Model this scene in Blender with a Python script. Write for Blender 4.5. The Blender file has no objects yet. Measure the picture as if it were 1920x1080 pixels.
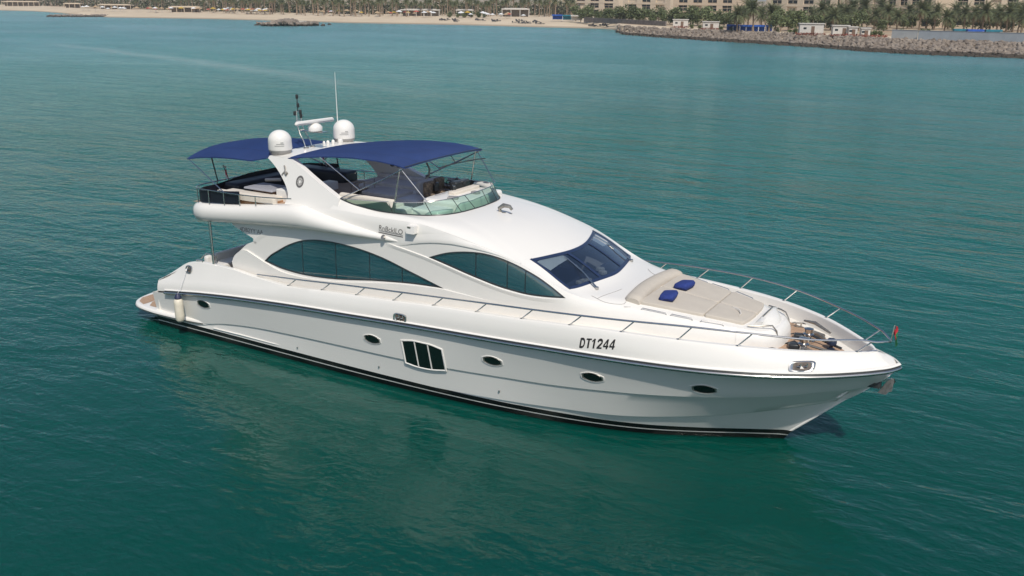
import bpy, math, random
import numpy as np
from mathutils import Vector, Matrix
from mathutils.geometry import delaunay_2d_cdt

SC = bpy.context.scene
COL = SC.collection
R = math.radians

# ------------------------------------------------------------------ camera
camd = bpy.data.cameras.new('camera'); camo = bpy.data.objects.new('camera', camd); COL.objects.link(camo)
CAM = Vector((29.765, -24.299, 11.854))
YAW, PITCH, ROLL, FPX = R(-30.777), R(17.472), R(0.41), 1733.6
_fw = Vector((math.cos(PITCH)*math.sin(YAW), math.cos(PITCH)*math.cos(YAW), -math.sin(PITCH)))
_r = Vector((math.cos(YAW), -math.sin(YAW), 0)); _u = _r.cross(_fw)
_r2 = math.cos(ROLL)*_r + math.sin(ROLL)*_u; _u2 = -math.sin(ROLL)*_r + math.cos(ROLL)*_u
camo.matrix_world = Matrix(((_r2.x, _u2.x, -_fw.x, CAM.x), (_r2.y, _u2.y, -_fw.y, CAM.y), (_r2.z, _u2.z, -_fw.z, CAM.z), (0, 0, 0, 1)))
camd.sensor_width = 36; camd.lens = FPX*36/1920; camd.clip_start = .5; camd.clip_end = 8000
SC.camera = camo
# ------------------------------------------------------------------ sky, sun, exposure
SUN_EL, SUN_ROT = R(51), R(135)
w = bpy.data.worlds.new('World'); SC.world = w; w.use_nodes = True
nt = w.node_tree; bg = nt.nodes['Background']
sky = nt.nodes.new('ShaderNodeTexSky'); sky.sky_type = 'NISHITA'; sky.sun_disc = False
sky.sun_elevation = SUN_EL; sky.sun_rotation = SUN_ROT; sky.air_density = 1.0; sky.dust_density = 1.2; sky.ozone_density = 1.0
nt.links.new(sky.outputs[0], bg.inputs[0]); bg.inputs[1].default_value = .10
sl = bpy.data.lights.new('sun', 'SUN'); sl.energy = 3.45; sl.angle = R(.6); sl.color = (1, .945, .85)
so = bpy.data.objects.new('sun', sl); COL.objects.link(so)
sv = Vector((math.sin(SUN_ROT)*math.cos(SUN_EL), math.cos(SUN_ROT)*math.cos(SUN_EL), math.sin(SUN_EL)))
so.rotation_euler = sv.to_track_quat('Z', 'Y').to_euler(); so.location = (0, 0, 60)
SC.view_settings.view_transform = 'Standard'; SC.view_settings.look = 'None'
SC.view_settings.exposure = 0; SC.view_settings.gamma = 1
SC.cycles.max_bounces = 8; SC.cycles.transparent_max_bounces = 12
SC.cycles.caustics_reflective = False; SC.cycles.caustics_refractive = False

# ------------------------------------------------------------------ node material helpers
class NM:
    def __init__(s, name):
        s.m = bpy.data.materials.new(name); s.m.use_nodes = True
        s.t = s.m.node_tree; s.b = s.t.nodes['Principled BSDF']; s.out = s.t.nodes['Material Output']
    def n(s, typ, **kw):
        o = s.t.nodes.new(typ)
        for k, v in kw.items():
            if k in o.inputs.keys(): s.set(o.inputs[k], v)
            else: setattr(o, k, v)
        return o
    def set(s, inp, v):
        if isinstance(v, bpy.types.NodeSocket): s.t.links.new(v, inp)
        else: inp.default_value = v
    def p(s, **kw):
        for k, v in kw.items():
            s.set(s.b.inputs[k.replace('_', ' ')], v)
        return s
    def pos(s): return s.n('ShaderNodeNewGeometry').outputs['Position']
    def obj(s): return s.n('ShaderNodeTexCoord').outputs['Object']
    def noise(s, vec, scale, detail=3, rough=.55, dist=0):
        o = s.n('ShaderNodeTexNoise'); s.set(o.inputs['Vector'], vec)
        o.inputs['Scale'].default_value = scale; o.inputs['Detail'].default_value = detail
        o.inputs['Roughness'].default_value = rough; o.inputs['Distortion'].default_value = dist
        return o.outputs['Fac']
    def ramp(s, fac, stops, interp='LINEAR'):
        o = s.n('ShaderNodeValToRGB'); s.set(o.inputs[0], fac); cr = o.color_ramp; cr.interpolation = interp
        while len(cr.elements) < len(stops): cr.elements.new(.5)
        for e, (q, c) in zip(cr.elements, stops): e.position = q; e.color = (c[0], c[1], c[2], 1) if not isinstance(c, (int, float)) else (c, c, c, 1)
        return o.outputs[0]
    def math(s, op, a, b=0.0, clamp=False):
        o = s.n('ShaderNodeMath', operation=op); o.use_clamp = clamp
        s.set(o.inputs[0], a); s.set(o.inputs[1], b); return o.outputs[0]
    def mix(s, f, a, b):
        o = s.n('ShaderNodeMix', data_type='RGBA'); s.set(o.inputs[0], f)
        for i, v in ((6, a), (7, b)):
            if isinstance(v, tuple): v = (v[0], v[1], v[2], 1)
            s.set(o.inputs[i], v)
        return o.outputs[2]
    def mapping(s, vec, rot=(0, 0, 0), scale=(1, 1, 1), loc=(0, 0, 0)):
        o = s.n('ShaderNodeMapping'); s.set(o.inputs[0], vec)
        o.inputs['Rotation'].default_value = rot; o.inputs['Scale'].default_value = scale; o.inputs['Location'].default_value = loc
        return o.outputs[0]
    def bump(s, h, dist=.01, strength=1):
        o = s.n('ShaderNodeBump'); s.set(o.inputs['Height'], h); o.inputs['Distance'].default_value = dist; o.inputs['Strength'].default_value = strength
        s.t.links.new(o.outputs[0], s.b.inputs['Normal']); return o.outputs[0]
    def sep(s, vec):
        o = s.n('ShaderNodeSeparateXYZ'); s.set(o.inputs[0], vec); return o.outputs

def simple(name, col, rough=.5, metal=0, vary=.06, scale=3., bump=0, bscale=40, spec=.5):
    k = NM(name); o = k.obj()
    f = k.noise(o, scale, 4)
    a = tuple(c*(1-vary) for c in col); b = tuple(min(1, c*(1+vary)) for c in col)
    k.p(Base_Color=k.ramp(f, [(.3, a), (.7, b)]), Roughness=rough, Metallic=metal)
    k.b.inputs['Specular IOR Level'].default_value = spec
    if bump: k.bump(k.noise(o, bscale, 3), bump)
    return k.m

M = {}
M['gel'] = simple('white_gelcoat', (.80, .775, .735), .22, vary=.012, scale=.6)
M['gelmatt'] = simple('white_deck_paint', (.77, .735, .68), .5, vary=.03, scale=1.2)
M['recess'] = simple('brown_recess', (.11, .085, .07), .6, vary=.5, scale=9)  # mottled grey-brown backing plate inside the fairlead rings
M['solet'] = simple('flybridge_planking', (.40, .31, .24), .7, vary=.15, scale=4)
M['liner'] = simple('white_liner', (.70, .68, .65), .4, vary=.03)
def _hull():
    k = NM('hull_paint'); z = k.sep(k.pos())[2]
    st = k.ramp(k.math('DIVIDE', z, 1.0), [(0, (.006, .006, .007)), (.16, (.7, .69, .66)), (.195, (.006, .006, .007)), (.355, (.80, .78, .745))], 'CONSTANT')
    f = k.noise(k.mapping(k.pos(), scale=(.35, .35, 1.1)), 1.4, 4)
    k.p(Base_Color=k.mix(k.math('MULTIPLY', k.ramp(f, [(.5, 0), (.8, 1)]), .10), st, (.55, .54, .46)), Roughness=.16)
    return k.m
M['hull'] = _hull()
M['steel'] = simple('polished_steel', (.62, .60, .57), .22, 1, vary=.05)
M['brass'] = simple('weathered_steel', (.36, .335, .30), .38, .8, vary=.25, scale=12)
M['black'] = simple('black_rubber', (.012, .012, .013), .5)
M['dark'] = simple('dark_trim', (.03, .033, .036), .35)
M['grey'] = simple('grey_plastic', (.30, .29, .28), .5)
M['navy'] = simple('navy_canvas', (.016, .040, .150), .85, vary=.10, scale=1.3, bump=.004, bscale=5)
def _canvas():
    k = NM('navy_canvas'); o = k.obj(); t = k.t
    f = k.noise(o, 1.3, 4); c = k.ramp(f, [(.3, (.015, .050, .195)), (.7, (.022, .066, .25))])
    seam = k.math('LESS_THAN', k.math('FRACT', k.math('MULTIPLY', k.sep(o)[1], .70)), .012)
    k.p(Base_Color=k.mix(seam, c, (.010, .024, .09)), Roughness=.85)
    wr = k.noise(k.mapping(o, scale=(.5, 1.6, 1)), 2.2, 4, .6); k.bump(k.math('ADD', wr, k.math('MULTIPLY', seam, .3)), .05, .8)
    tl = k.n('ShaderNodeBsdfTranslucent'); tl.inputs[0].default_value = (.16, .19, .34, 1)
    mx = k.n('ShaderNodeMixShader'); mx.inputs[0].default_value = .42; t.links.new(k.b.outputs[0], mx.inputs[1]); t.links.new(tl.outputs[0], mx.inputs[2]); t.links.new(mx.outputs[0], k.out.inputs[0]); return k.m
M['canvas'] = _canvas()
M['cover'] = simple('dark_navy_vinyl', (.006, .008, .016), .45, vary=.2, bump=.01, bscale=3)
M['beige'] = simple('beige_upholstery', (.52, .47, .405), .8, vary=.04, bump=.003, bscale=6)
M['cream'] = simple('cream_upholstery', (.66, .60, .52), .7, vary=.05, bump=.003, bscale=6)
M['greyup'] = simple('grey_upholstery', (.60, .56, .51), .8, vary=.08, bump=.004, bscale=5)
M['pillow'] = simple('royal_blue_fabric', (.016, .036, .19), .85, vary=.15, scale=8, bump=.006, bscale=14)
M['brown'] = simple('brown_patterned_fabric', (.19, .14, .095), .7, vary=.75, scale=14)
M['wood'] = simple('varnished_wood', (.30, .16, .08), .4, vary=.2, scale=5)
M['paper'] = simple('pale_blind', (.78, .82, .74), .8)
M['red'] = simple('red_cloth', (.42, .02, .03), .8)
M['green'] = simple('green_cloth', (.01, .16, .05), .8)
M['whitecloth'] = simple('white_cloth', (.7, .7, .7), .8)
M['letter'] = simple('black_lettering', (.018, .016, .016), .5)
M['greyletter'] = simple('grey_lettering', (.13, .12, .115), .4)
M['fender'] = simple('ivory_vinyl', (.72, .66, .54), .5, vary=.10, scale=5)
def _teak(name, along_y=False):
    k = NM(name); o = k.obj(); s = k.sep(o)
    c = s[0] if along_y else s[1]
    st = k.math('FRACT', k.math('MULTIPLY', c, 14.0))
    seam = k.math('LESS_THAN', st, .12)
    g = k.noise(k.mapping(o, scale=(1, 12, 1) if not along_y else (12, 1, 1)), 3, 4)
    k.p(Base_Color=k.mix(seam, k.ramp(g, [(.3, (.37, .235, .15)), (.7, (.52, .36, .25))]), (.13, .09, .07)), Roughness=.7); return k.m
M['teak'] = _teak('weathered_teak'); M['teakx'] = _teak('platform_teak')
def _glass():
    k = NM('dark_tinted_glass')
    f = k.noise(k.obj(), .55, 2)
    k.p(Base_Color=k.ramp(f, [(.35, (.010, .055, .070)), (.7, (.024, .082, .104))]), Roughness=.025, IOR=2.1)
    k.b.inputs['Specular IOR Level'].default_value = .75
    k.b.inputs['Coat Weight'].default_value = .6; k.b.inputs['Coat Roughness'].default_value = .02; k.b.inputs['Coat IOR'].default_value = 1.9
    return k.m
M['glass'] = _glass()
M['port_glass'] = simple('porthole_glass', (.006, .014, .012), .06, spec=.6)
def _clear(name, tint, spec=1.0, body=None):
    k = NM(name); t = k.t
    tr = k.n('ShaderNodeBsdfTransparent'); tr.inputs[0].default_value = (*tint, 1)
    gl = k.n('ShaderNodeBsdfGlossy'); gl.inputs['Roughness'].default_value = .02; gl.inputs[0].default_value = (1, 1, 1, 1)
    fr = k.n('ShaderNodeFresnel'); fr.inputs[0].default_value = 1.5
    f = k.math('MULTIPLY', fr.outputs[0], spec, True)
    mx = k.n('ShaderNodeMixShader'); k.set(mx.inputs[0], f); t.links.new(tr.outputs[0], mx.inputs[1]); t.links.new(gl.outputs[0], mx.inputs[2])
    last = mx
    if body:
        df = k.n('ShaderNodeBsdfDiffuse'); df.inputs[0].default_value = (*body[0], 1)
        m2 = k.n('ShaderNodeMixShader'); m2.inputs[0].default_value = body[1]
        t.links.new(mx.outputs[0], m2.inputs[1]); t.links.new(df.outputs[0], m2.inputs[2]); last = m2
    t.links.new(last.outputs[0], k.out.inputs[0]); t.nodes.remove(k.b); return k.m
M['green_glass'] = _clear('green_tinted_screen', (.60, .79, .71), 1.0, ((.22, .40, .32), .035))
M['blue_glass'] = _clear('blue_tinted_windscreen', (.56, .62, .70), 2.4, ((.05, .10, .22), .10))

# ------------------------------------------------------------------ geometry helpers
def tag(o, label=None, cat=None, group=None, kind=None):
    if label: o['label'] = label
    if cat: o['category'] = cat
    if group: o['group'] = group
    if kind: o['kind'] = kind
    return o
def empty(name, loc=(0, 0, 0), rz=0, **kw):
    o = bpy.data.objects.new(name, None); COL.objects.link(o); o.location = loc; o.rotation_euler[2] = rz; o.empty_display_size = .3
    return tag(o, **kw)
class MB:
    """collects polygons, then links them as ONE mesh object"""
    def __init__(s): s.v = []; s.f = []; s.mi = []; s.cur = 0
    def add(s, vs, fs):
        b = len(s.v); s.v += [tuple(map(float, q)) for q in vs]
        for q in fs: s.f.append(tuple(b+i for i in q)); s.mi.append(s.cur)
        return s
    def mat(s, i): s.cur = i; return s
    def box(s, c, d, rz=0, ry=0):
        a, b, e = d[0]/2, d[1]/2, d[2]/2
        vs = [Vector((x*a, y*b, z*e)) for x in (-1, 1) for y in (-1, 1) for z in (-1, 1)]
        m = Matrix.Rotation(rz, 3, 'Z') @ Matrix.Rotation(ry, 3, 'Y')
        return s.add([m@v + Vector(c) for v in vs], [(0, 1, 3, 2), (4, 6, 7, 5), (0, 4, 5, 1), (2, 3, 7, 6), (0, 2, 6, 4), (1, 5, 7, 3)])
    def rbox(s, c, d, r=.04, rz=0, n=3):
        """box with rounded vertical edges and softened top edge"""
        a, b, h = d[0]/2, d[1]/2, d[2]; r = min(r, a*.95, b*.95, h*.9)
        def loop(ins, z):
            out = []
            for cx, cy, a0 in ((a-r, b-r, 0), (-a+r, b-r, 90), (-a+r, -b+r, 180), (a-r, -b+r, 270)):
                for i in range(n+1):
                    t = R(a0+90*i/n); out.append((cx+(r-ins)*math.cos(t), cy+(r-ins)*math.sin(t), z))
            return out
        rows = [loop(0, -h/2), loop(0, h/2-r)]
        for i in range(1, n+1):
            t = R(90*i/n); rows.append(loop(r*(1-math.cos(t)), h/2-r+r*math.sin(t)))
        m = Matrix.Rotation(rz, 3, 'Z')
        rows = [[m@Vector(q)+Vector(c) for q in rw] for rw in rows]
        s.loft(rows, closed=True); k = len(rows[0])
        s.add(rows[-1], [tuple(range(k))]); s.add(rows[0], [tuple(range(k))[::-1]]); return s
    def loft(s, rows, closed=False, flip=False):
        n = len(rows[0]); vs = [q for r_ in rows for q in r_]; fs = []
        for i in range(len(rows)-1):
            for j in range(n if closed else n-1):
                k = (j+1) % n; q = (i*n+j, i*n+k, (i+1)*n+k, (i+1)*n+j)
                fs.append(q[::-1] if flip else q)
        return s.add(vs, fs)
    def tube(s, path, r, n=8, closed=False, caps=True):
        P = [Vector(q) for q in path]; rs = r if isinstance(r, (list, tuple)) else [r]*len(P)
        rows = []; prev = None
        for i, p in enumerate(P):
            a = P[i-1] if (i > 0 or closed) else P[i]; b = P[(i+1) % len(P)] if (i < len(P)-1 or closed) else P[i]
            t = (b-a).normalized()
            if prev is None:
                h = Vector((0, 0, 1)) if abs(t.z) < .9 else Vector((1, 0, 0)); u = t.cross(h).normalized()
            else: u = (prev - t*prev.dot(t)).normalized()
            prev = u; vv = t.cross(u)
            rows.append([p + (u*math.cos(2*math.pi*k/n)+vv*math.sin(2*math.pi*k/n))*rs[i] for k in range(n)])
        if closed: rows.append(rows[0])
        s.loft(rows, closed=True)
        if caps and not closed:
            s.add(rows[0], [tuple(range(n))]); s.add(rows[-1], [tuple(range(n))[::-1]])
        return s
    def lathe(s, prof, c=(0, 0, 0), n=20, m=None):
        rows = [[Vector((r*math.cos(2*math.pi*k/n), r*math.sin(2*math.pi*k/n), z)) for k in range(n)] for r, z in prof]
        rows = [[(m@q if m else q)+Vector(c) for q in rw] for rw in rows]
        s.loft(rows, closed=True); s.add(rows[0], [tuple(range(n))[::-1]]); s.add(rows[-1], [tuple(range(n))]); return s
    def ngon(s, vs): return s.add(vs, [tuple(range(len(vs)))])
    def prism(s, vs, ext):
        """polygon (3D points) extruded by vector"""
        e = Vector(ext); n = len(vs); a = [Vector(q) for q in vs]; b = [q+e for q in a]
        s.add(a, [tuple(range(n))]); s.add(b, [tuple(range(n))[::-1]])
        return s.loft([a, b], closed=True)
    def mirrored(s):
        o = MB(); o.v = [(x, -y, z) for x, y, z in s.v]; o.f = [q[::-1] for q in s.f]; o.mi = list(s.mi); return o
    def join(s, o):
        b = len(s.v); s.v += o.v; s.f += [tuple(b+i for i in q) for q in o.f]; s.mi += o.mi; return s
    def build(s, name, mats, parent=None, ang=35, smooth=True, weld=True, split=False, **kw):
        me = bpy.data.meshes.new(name); me.from_pydata(s.v, [], s.f)
        for m in (mats if isinstance(mats, (list, tuple)) else [mats]): me.materials.append(m)
        me.polygons.foreach_set('material_index', s.mi)
        import bmesh
        bm = bmesh.new(); bm.from_mesh(me)
        if weld: bmesh.ops.remove_doubles(bm, verts=bm.verts, dist=.0006)
        bmesh.ops.recalc_face_normals(bm, faces=bm.faces) if kw.pop('recalc', True) else None
        bm.to_mesh(me); bm.free()
        if smooth:
            me.polygons.foreach_set('use_smooth', [True]*len(me.polygons)); me.set_sharp_from_angle(angle=R(ang))
        if split:
            for m_ in split_mesh(me): o = bpy.data.objects.new(name, m_); COL.objects.link(o); o.parent = parent
            return o
        o = bpy.data.objects.new(name, me); COL.objects.link(o)
        if parent: o.parent = parent
        return tag(o, **kw)

def split_mesh(me):
    """one mesh per connected piece"""
    par = list(range(len(me.vertices)))
    def find(i):
        while par[i] != i: par[i] = par[par[i]]; i = par[i]
        return i
    for e in me.edges:
        a, b = find(e.vertices[0]), find(e.vertices[1])
        if a != b: par[a] = b
    groups = {}
    for p in me.polygons: groups.setdefault(find(p.vertices[0]), []).append(p)
    out = []
    for g in groups.values():
        ids = sorted({v for p in g for v in p.vertices}); mp = {v: i for i, v in enumerate(ids)}
        m = bpy.data.meshes.new(me.name); m.from_pydata([me.vertices[v].co[:] for v in ids], [], [[mp[v] for v in p.vertices] for p in g])
        for mt in me.materials: m.materials.append(mt)
        m.polygons.foreach_set('use_smooth', [p.use_smooth for p in g]); m.polygons.foreach_set('material_index', [p.material_index for p in g])
        if g[0].use_smooth: m.set_sharp_from_angle(angle=R(40))
        out.append(m)
    return out
def spl(pts, *rest):
    """monotone-friendly cubic through (x, v) pairs, clamped at the ends"""
    xs = np.array([q[0] for q in pts], float); ys = np.array([q[1] for q in pts], float)
    d = np.diff(ys)/np.diff(xs); m = np.zeros_like(ys); m[0] = d[0]; m[-1] = d[-1]
    for i in range(1, len(xs)-1):
        m[i] = 0 if d[i-1]*d[i] <= 0 else 2*d[i-1]*d[i]/(d[i-1]+d[i]) if False else (d[i-1]*(xs[i+1]-xs[i])+d[i]*(xs[i]-xs[i-1]))/(xs[i+1]-xs[i-1])
    def g(x):
        x = min(max(x, xs[0]), xs[-1]); i = min(max(int(np.searchsorted(xs, x))-1, 0), len(xs)-2)
        h = xs[i+1]-xs[i]; t = (x-xs[i])/h
        return float((2*t**3-3*t*t+1)*ys[i]+(t**3-2*t*t+t)*h*m[i]+(-2*t**3+3*t*t)*ys[i+1]+(t**3-t*t)*h*m[i+1])
    return g
def curve3(pts, n=6, closed=False):
    """Catmull-Rom through points of any dimension"""
    P = [np.array(q, float) for q in pts]; N = len(P); out = []
    for i in range(N if closed else N-1):
        p1, p2 = P[i], P[(i+1) % N]
        p0 = P[i-1] if (i > 0 or closed) else 2*p1-p2
        p3 = P[(i+2) % N] if (i < N-2 or closed) else 2*p2-p1
        for k in range(n):
            t = k/n
            out.append(.5*((2*p1)+(-p0+p2)*t+(2*p0-5*p1+4*p2-p3)*t*t+(-p0+3*p1-3*p2+p3)*t**3))
    if not closed: out.append(P[-1])
    return [tuple(map(float, q)) for q in out]
def resample(pts, n, closed=False):
    P = np.array(pts, float)
    if closed: P = np.vstack([P, P[:1]])
    d = np.r_[0, np.cumsum(np.linalg.norm(np.diff(P, axis=0), axis=1))]
    s = np.linspace(0, d[-1], n+1 if closed else n)
    o = np.stack([np.interp(s, d, P[:, k]) for k in range(P.shape[1])], 1)
    return [tuple(q) for q in (o[:-1] if closed else o)]
def plen(pts, closed=False):
    P = np.array(pts, float)
    if closed: P = np.vstack([P, P[:1]])
    return float(np.linalg.norm(np.diff(P, axis=0), axis=1).sum())
def inside(poly, X, Y):
    c = np.zeros(X.shape, bool); n = len(poly)
    for i in range(n):
        x1, y1 = poly[i]; x2, y2 = poly[(i+1) % n]
        if y1 == y2: continue
        k = ((y1 > Y) != (y2 > Y)) & (X < (x2-x1)*(Y-y1)/(y2-y1)+x1); c ^= k
    return c
def sheet(mb, outer, holes, fmap, step=.15, corner=None):
    """triangulated region of a parameter plane, holes cut out, mapped to 3D by fmap(u, v). Returns the resampled loops."""
    def rs(l): return resample(l, max(8, int(plen(l, True)/step)), True) if len(l) > 7 else densify(l, step)
    loops = [rs(outer)]+[rs(h) for h in holes]
    P = []; E = []
    for l in loops:
        b = len(P); P += [(q[0], q[1]) for q in l]; E += [(b+i, b+(i+1) % len(l)) for i in range(len(l))]
    A = np.array(loops[0]); lo = A.min(0); hi = A.max(0)
    gx, gy = np.meshgrid(np.arange(lo[0]+step/2, hi[0], step), np.arange(lo[1]+step/2, hi[1], step))
    gx = gx.ravel(); gy = gy.ravel(); k = inside(loops[0], gx, gy)
    for h in loops[1:]: k &= ~inside(h, gx, gy)
    gx, gy = gx[k], gy[k]; B = np.array(P)
    if len(gx):
        d = np.min((gx[:, None]-B[None, :, 0])**2+(gy[:, None]-B[None, :, 1])**2, 1) > (.45*step)**2
        P += list(zip(gx[d], gy[d]))
    V, _, F, *_r3 = delaunay_2d_cdt([Vector(q) for q in P], E, [], 0, 1e-6)
    Va = np.array([(q.x, q.y) for q in V]); T = [f for f in F]
    cx = np.array([Va[list(f)].mean(0) for f in T]); k = inside(loops[0], cx[:, 0], cx[:, 1])
    for h in loops[1:]: k &= ~inside(h, cx[:, 0], cx[:, 1])
    mb.add([fmap(q[0], q[1]) for q in Va], [tuple(f) for f, kk in zip(T, k) if kk])
    return loops
def densify(l, step):
    out = []
    for i in range(len(l)):
        a = np.array(l[i], float); b = np.array(l[(i+1) % len(l)], float); n = max(1, int(np.linalg.norm(b-a)/step))
        out += [tuple(a+(b-a)*k/n) for k in range(n)]
    return out
def plate(poly, fout, fin, step=.2, holes=()):
    """closed slab: outer face, inner face and the rim between them"""
    mb = MB(); L = sheet(mb, poly, holes, fout, step); sheet(mb, poly, holes, fin, step)
    for l in L: mb.loft([[fout(*q) for q in l], [fin(*q) for q in l]], closed=True)
    return mb
def text_mesh(txt, size, bold=.0, shear=0., space=1.0, ext=0.0):
    c = bpy.data.curves.new('txt', 'FONT'); c.body = txt; c.size = size; c.offset = bold; c.shear = shear; c.space_character = space; c.extrude = ext; c.resolution_u = 3
    o = bpy.data.objects.new('txt', c); COL.objects.link(o)
    dg = bpy.context.evaluated_depsgraph_get(); me = o.evaluated_get(dg).to_mesh()
    vs = [tuple(v.co) for v in me.vertices]; fs = [tuple(p.vertices) for p in me.polygons]
    o.evaluated_get(dg).to_mesh_clear(); bpy.data.objects.remove(o); bpy.data.curves.remove(c)
    return vs, fs
def lettering(name, txt, u0, u1, v0, v1, fmap, mat, parent, bold=.01, shear=0., taper=0.):
    vs, fs = text_mesh(txt, 1.0, bold, shear)
    A = np.array(vs); lo = A.min(0); hi = A.max(0); mb = MB()
    def g(q, dz):
        s = (q[0]-lo[0])/(hi[0]-lo[0]); t = (q[1]-lo[1])/(hi[1]-lo[1])
        return fmap(u0+(u1-u0)*s, v0+(v1-v0)*t+taper*s, dz)
    mb.add([g(q, .006) for q in vs], fs)
    return mb.build(name, mat, parent, smooth=False, weld=False)

# ================================================================== WATER
def water():
    k = NM('sea_water'); t = k.t; p = k.pos()
    A = R(31)
    def wv(scale, sx, sy, rot, detail=3, rough=.5, dist=.3):
        return k.noise(k.mapping(p, rot=(0, 0, rot), scale=(sx, sy, 1)), scale, detail, rough, dist)
    big = wv(.10, .7, 1.0, -A+.25, 2)
    n1 = wv(.40, .30, 1.0, -A+.22, 4, .58, .5)
    n2 = wv(1.25, .62, 1.0, -A-.10, 3, .55, .4)
    n3 = wv(5.0, .85, 1.0, -A+.5, 3, .6, .2)
    gust = k.ramp(k.noise(k.mapping(p, rot=(0, 0, -A), scale=(.5, 1, 1)), .022, 3, .6, .6), [(.34, .45), (.62, 1.0)])
    h = k.math('ADD', k.math('MULTIPLY', n1, .60), k.math('MULTIPLY', n2, .22))
    h = k.math('ADD', h, k.math('MULTIPLY', n3, .055))
    h = k.math('ADD', k.math('MULTIPLY', h, gust), k.math('MULTIPLY', big, .25))
    ctr = k.n('ShaderNodeVectorMath', operation='DISTANCE'); k.set(ctr.inputs[0], p); ctr.inputs[1].default_value = (14, -4, 0)
    shel = k.ramp(k.math('DIVIDE', ctr.outputs['Value'], 100.0), [(.06, .27), (.17, .42), (.34, .90), (.8, 1.08)])
    nrm = k.bump(k.math('MULTIPLY', h, shel), 1.0, 1.0)
    # a pale slick of drifting foam lines lies across the bay
    s = k.sep(k.mapping(p, loc=(0, 0, 0)))
    u = k.math('ADD', k.math('MULTIPLY', s[0], SL[0]), k.math('MULTIPLY', s[1], SL[1]))
    v = k.math('ADD', k.math('MULTIPLY', s[0], -SL[1]), k.math('MULTIPLY', s[1], SL[0]))
    wob = k.math('MULTIPLY', k.math('SUBTRACT', k.noise(p, .012, 3), .5), 22.0)
    dv = k.math('ABSOLUTE', k.math('ADD', k.math('SUBTRACT', v, SL[2]), wob))
    band = k.math('SUBTRACT', 1.0, k.math('DIVIDE', dv, 4.2), True)
    along = k.ramp(k.math('DIVIDE', k.math('SUBTRACT', u, SL[3]), SL[4]-SL[3]), [(0, 0), (.10, .75), (.55, .9), (1, 0)])
    fleck = k.ramp(k.noise(k.mapping(p, rot=(0, 0, -math.atan2(SL[1], SL[0])), scale=(.15, 1, 1)), 1.3, 4, .65), [(.40, 0), (.75, 1)])
    m = k.math('MULTIPLY', k.math('MULTIPLY', band, along), k.math('ADD', k.math('MULTIPLY', fleck, .55), .22))
    # paler far water, a sky reflection, is put into the body colour
    body_far_pale = k.ramp(k.math('DIVIDE', s[1], 330.0), [(0, (.0001, .054, .038)), (.10, (.0003, .084, .070)), (.3, (.006, .112, .104)), (.6, (.020, .122, .118)), (.85, (.034, .14, .132)), (1.0, (.07, .20, .18))])
    patch = k.noise(k.mapping(p, rot=(0, 0, -A), scale=(.4, 1, 1)), .035, 3, .5, .4)
    col = k.mix(k.math('MULTIPLY', k.ramp(patch, [(.35, 0), (.7, 1)]), .30), body_far_pale, (.0008, .033, .036))
    ruff = k.ramp(k.math('DIVIDE', ctr.outputs['Value'], 260.0), [(0, .035), (.07, .04), (.2, .09), (.5, .17), (1, .26)])
    k.p(Base_Color=k.mix(m, col, (.30, .36, .34)), Roughness=.5, IOR=1.333)
    k.b.inputs['Specular IOR Level'].default_value = 0
    gl = k.n('ShaderNodeBsdfGlossy'); gl.inputs[0].default_value = (.78, .92, .88, 1); k.set(gl.inputs['Roughness'], ruff); k.set(gl.inputs['Normal'], nrm)
    fr = k.n('ShaderNodeFresnel'); fr.inputs[0].default_value = 1.45; k.set(fr.inputs['Normal'], nrm)
    mx = k.n('ShaderNodeMixShader'); k.set(mx.inputs[0], fr.outputs[0]); t.links.new(k.b.outputs[0], mx.inputs[1]); t.links.new(gl.outputs[0], mx.inputs[2]); t.links.new(mx.outputs[0], k.out.inputs[0])
    k.b.inputs['Subsurface Weight'].default_value = .85; k.b.inputs['Subsurface Radius'].default_value = (.4, 1.6, 1.5); k.b.inputs['Subsurface Scale'].default_value = 1.0
    mb = MB()
    xs = [-4000, -1500, -600, -200, -60, 0, 30, 60, 200, 600, 1500, 4000]
    mb.loft([[(x, y, 0) for x in xs] for y in (-1500, -400, -100, -40, 0, 40, 100, 200, 400, 900, 4000)])
    o = mb.build('sea', k.m, smooth=False); tag(o, 'calm teal sea with small wind ripples around the yacht', 'water', kind='structure')
SL = (-.8386, .5447, 0, 0, 0)
def _slick():
    global SL
    a = np.array(SLICK_A); b = np.array(SLICK_B); d = (b-a)/np.linalg.norm(b-a)
    SL = (d[0], d[1], float(-a[0]*d[1]+a[1]*d[0]), float(a@d), float(b@d))
SLICK_A = (-195.0, 124.2); SLICK_B = (-18.0, 65.0)
_slick(); water()

# ================================================================== MOTOR YACHT  (x forward from the stern, y to port, z up)
Y = empty('motor_yacht', (0, 0, 0), label='white three level motor yacht lying on the calm teal sea', cat='yacht')
yg = spl([(1.5, 2.93), (5, 3.05), (10, 3.15), (15, 3.2), (18, 3.18), (19.2, 3.13), (20.2, 3.03), (21, 2.89), (22, 2.68), (23, 2.40), (24, 2.0), (25, 1.43), (25.5, 1.03), (26, .58), (26.3, .26), (26.42, 0)])
zg = spl([(1.9, 1.86), (2.4, 2.12), (3.0, 2.46), (3.35, 2.65), (3.7, 2.74), (4.9, 2.82), (5.85, 2.82), (6.75, 2.76), (8.5, 2.71), (10, 2.82), (11.5, 2.91), (13, 3.0), (14.4, 3.1), (16, 3.18), (17.5, 3.25), (19, 3.33), (20, 3.37), (21, 3.365), (22, 3.355), (23, 3.34), (24, 3.3), (25, 3.24), (26, 3.15), (26.42, 3.11)])
yr = spl([(1.5, 3.06), (5, 3.2), (10, 3.3), (15, 3.32), (18, 3.28), (20, 3.17), (21, 3.06), (22, 2.90), (23, 2.66), (24, 2.3), (25, 1.78), (26, 1.08), (26.5, .66), (26.85, .28), (27.0, 0)])
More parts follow.
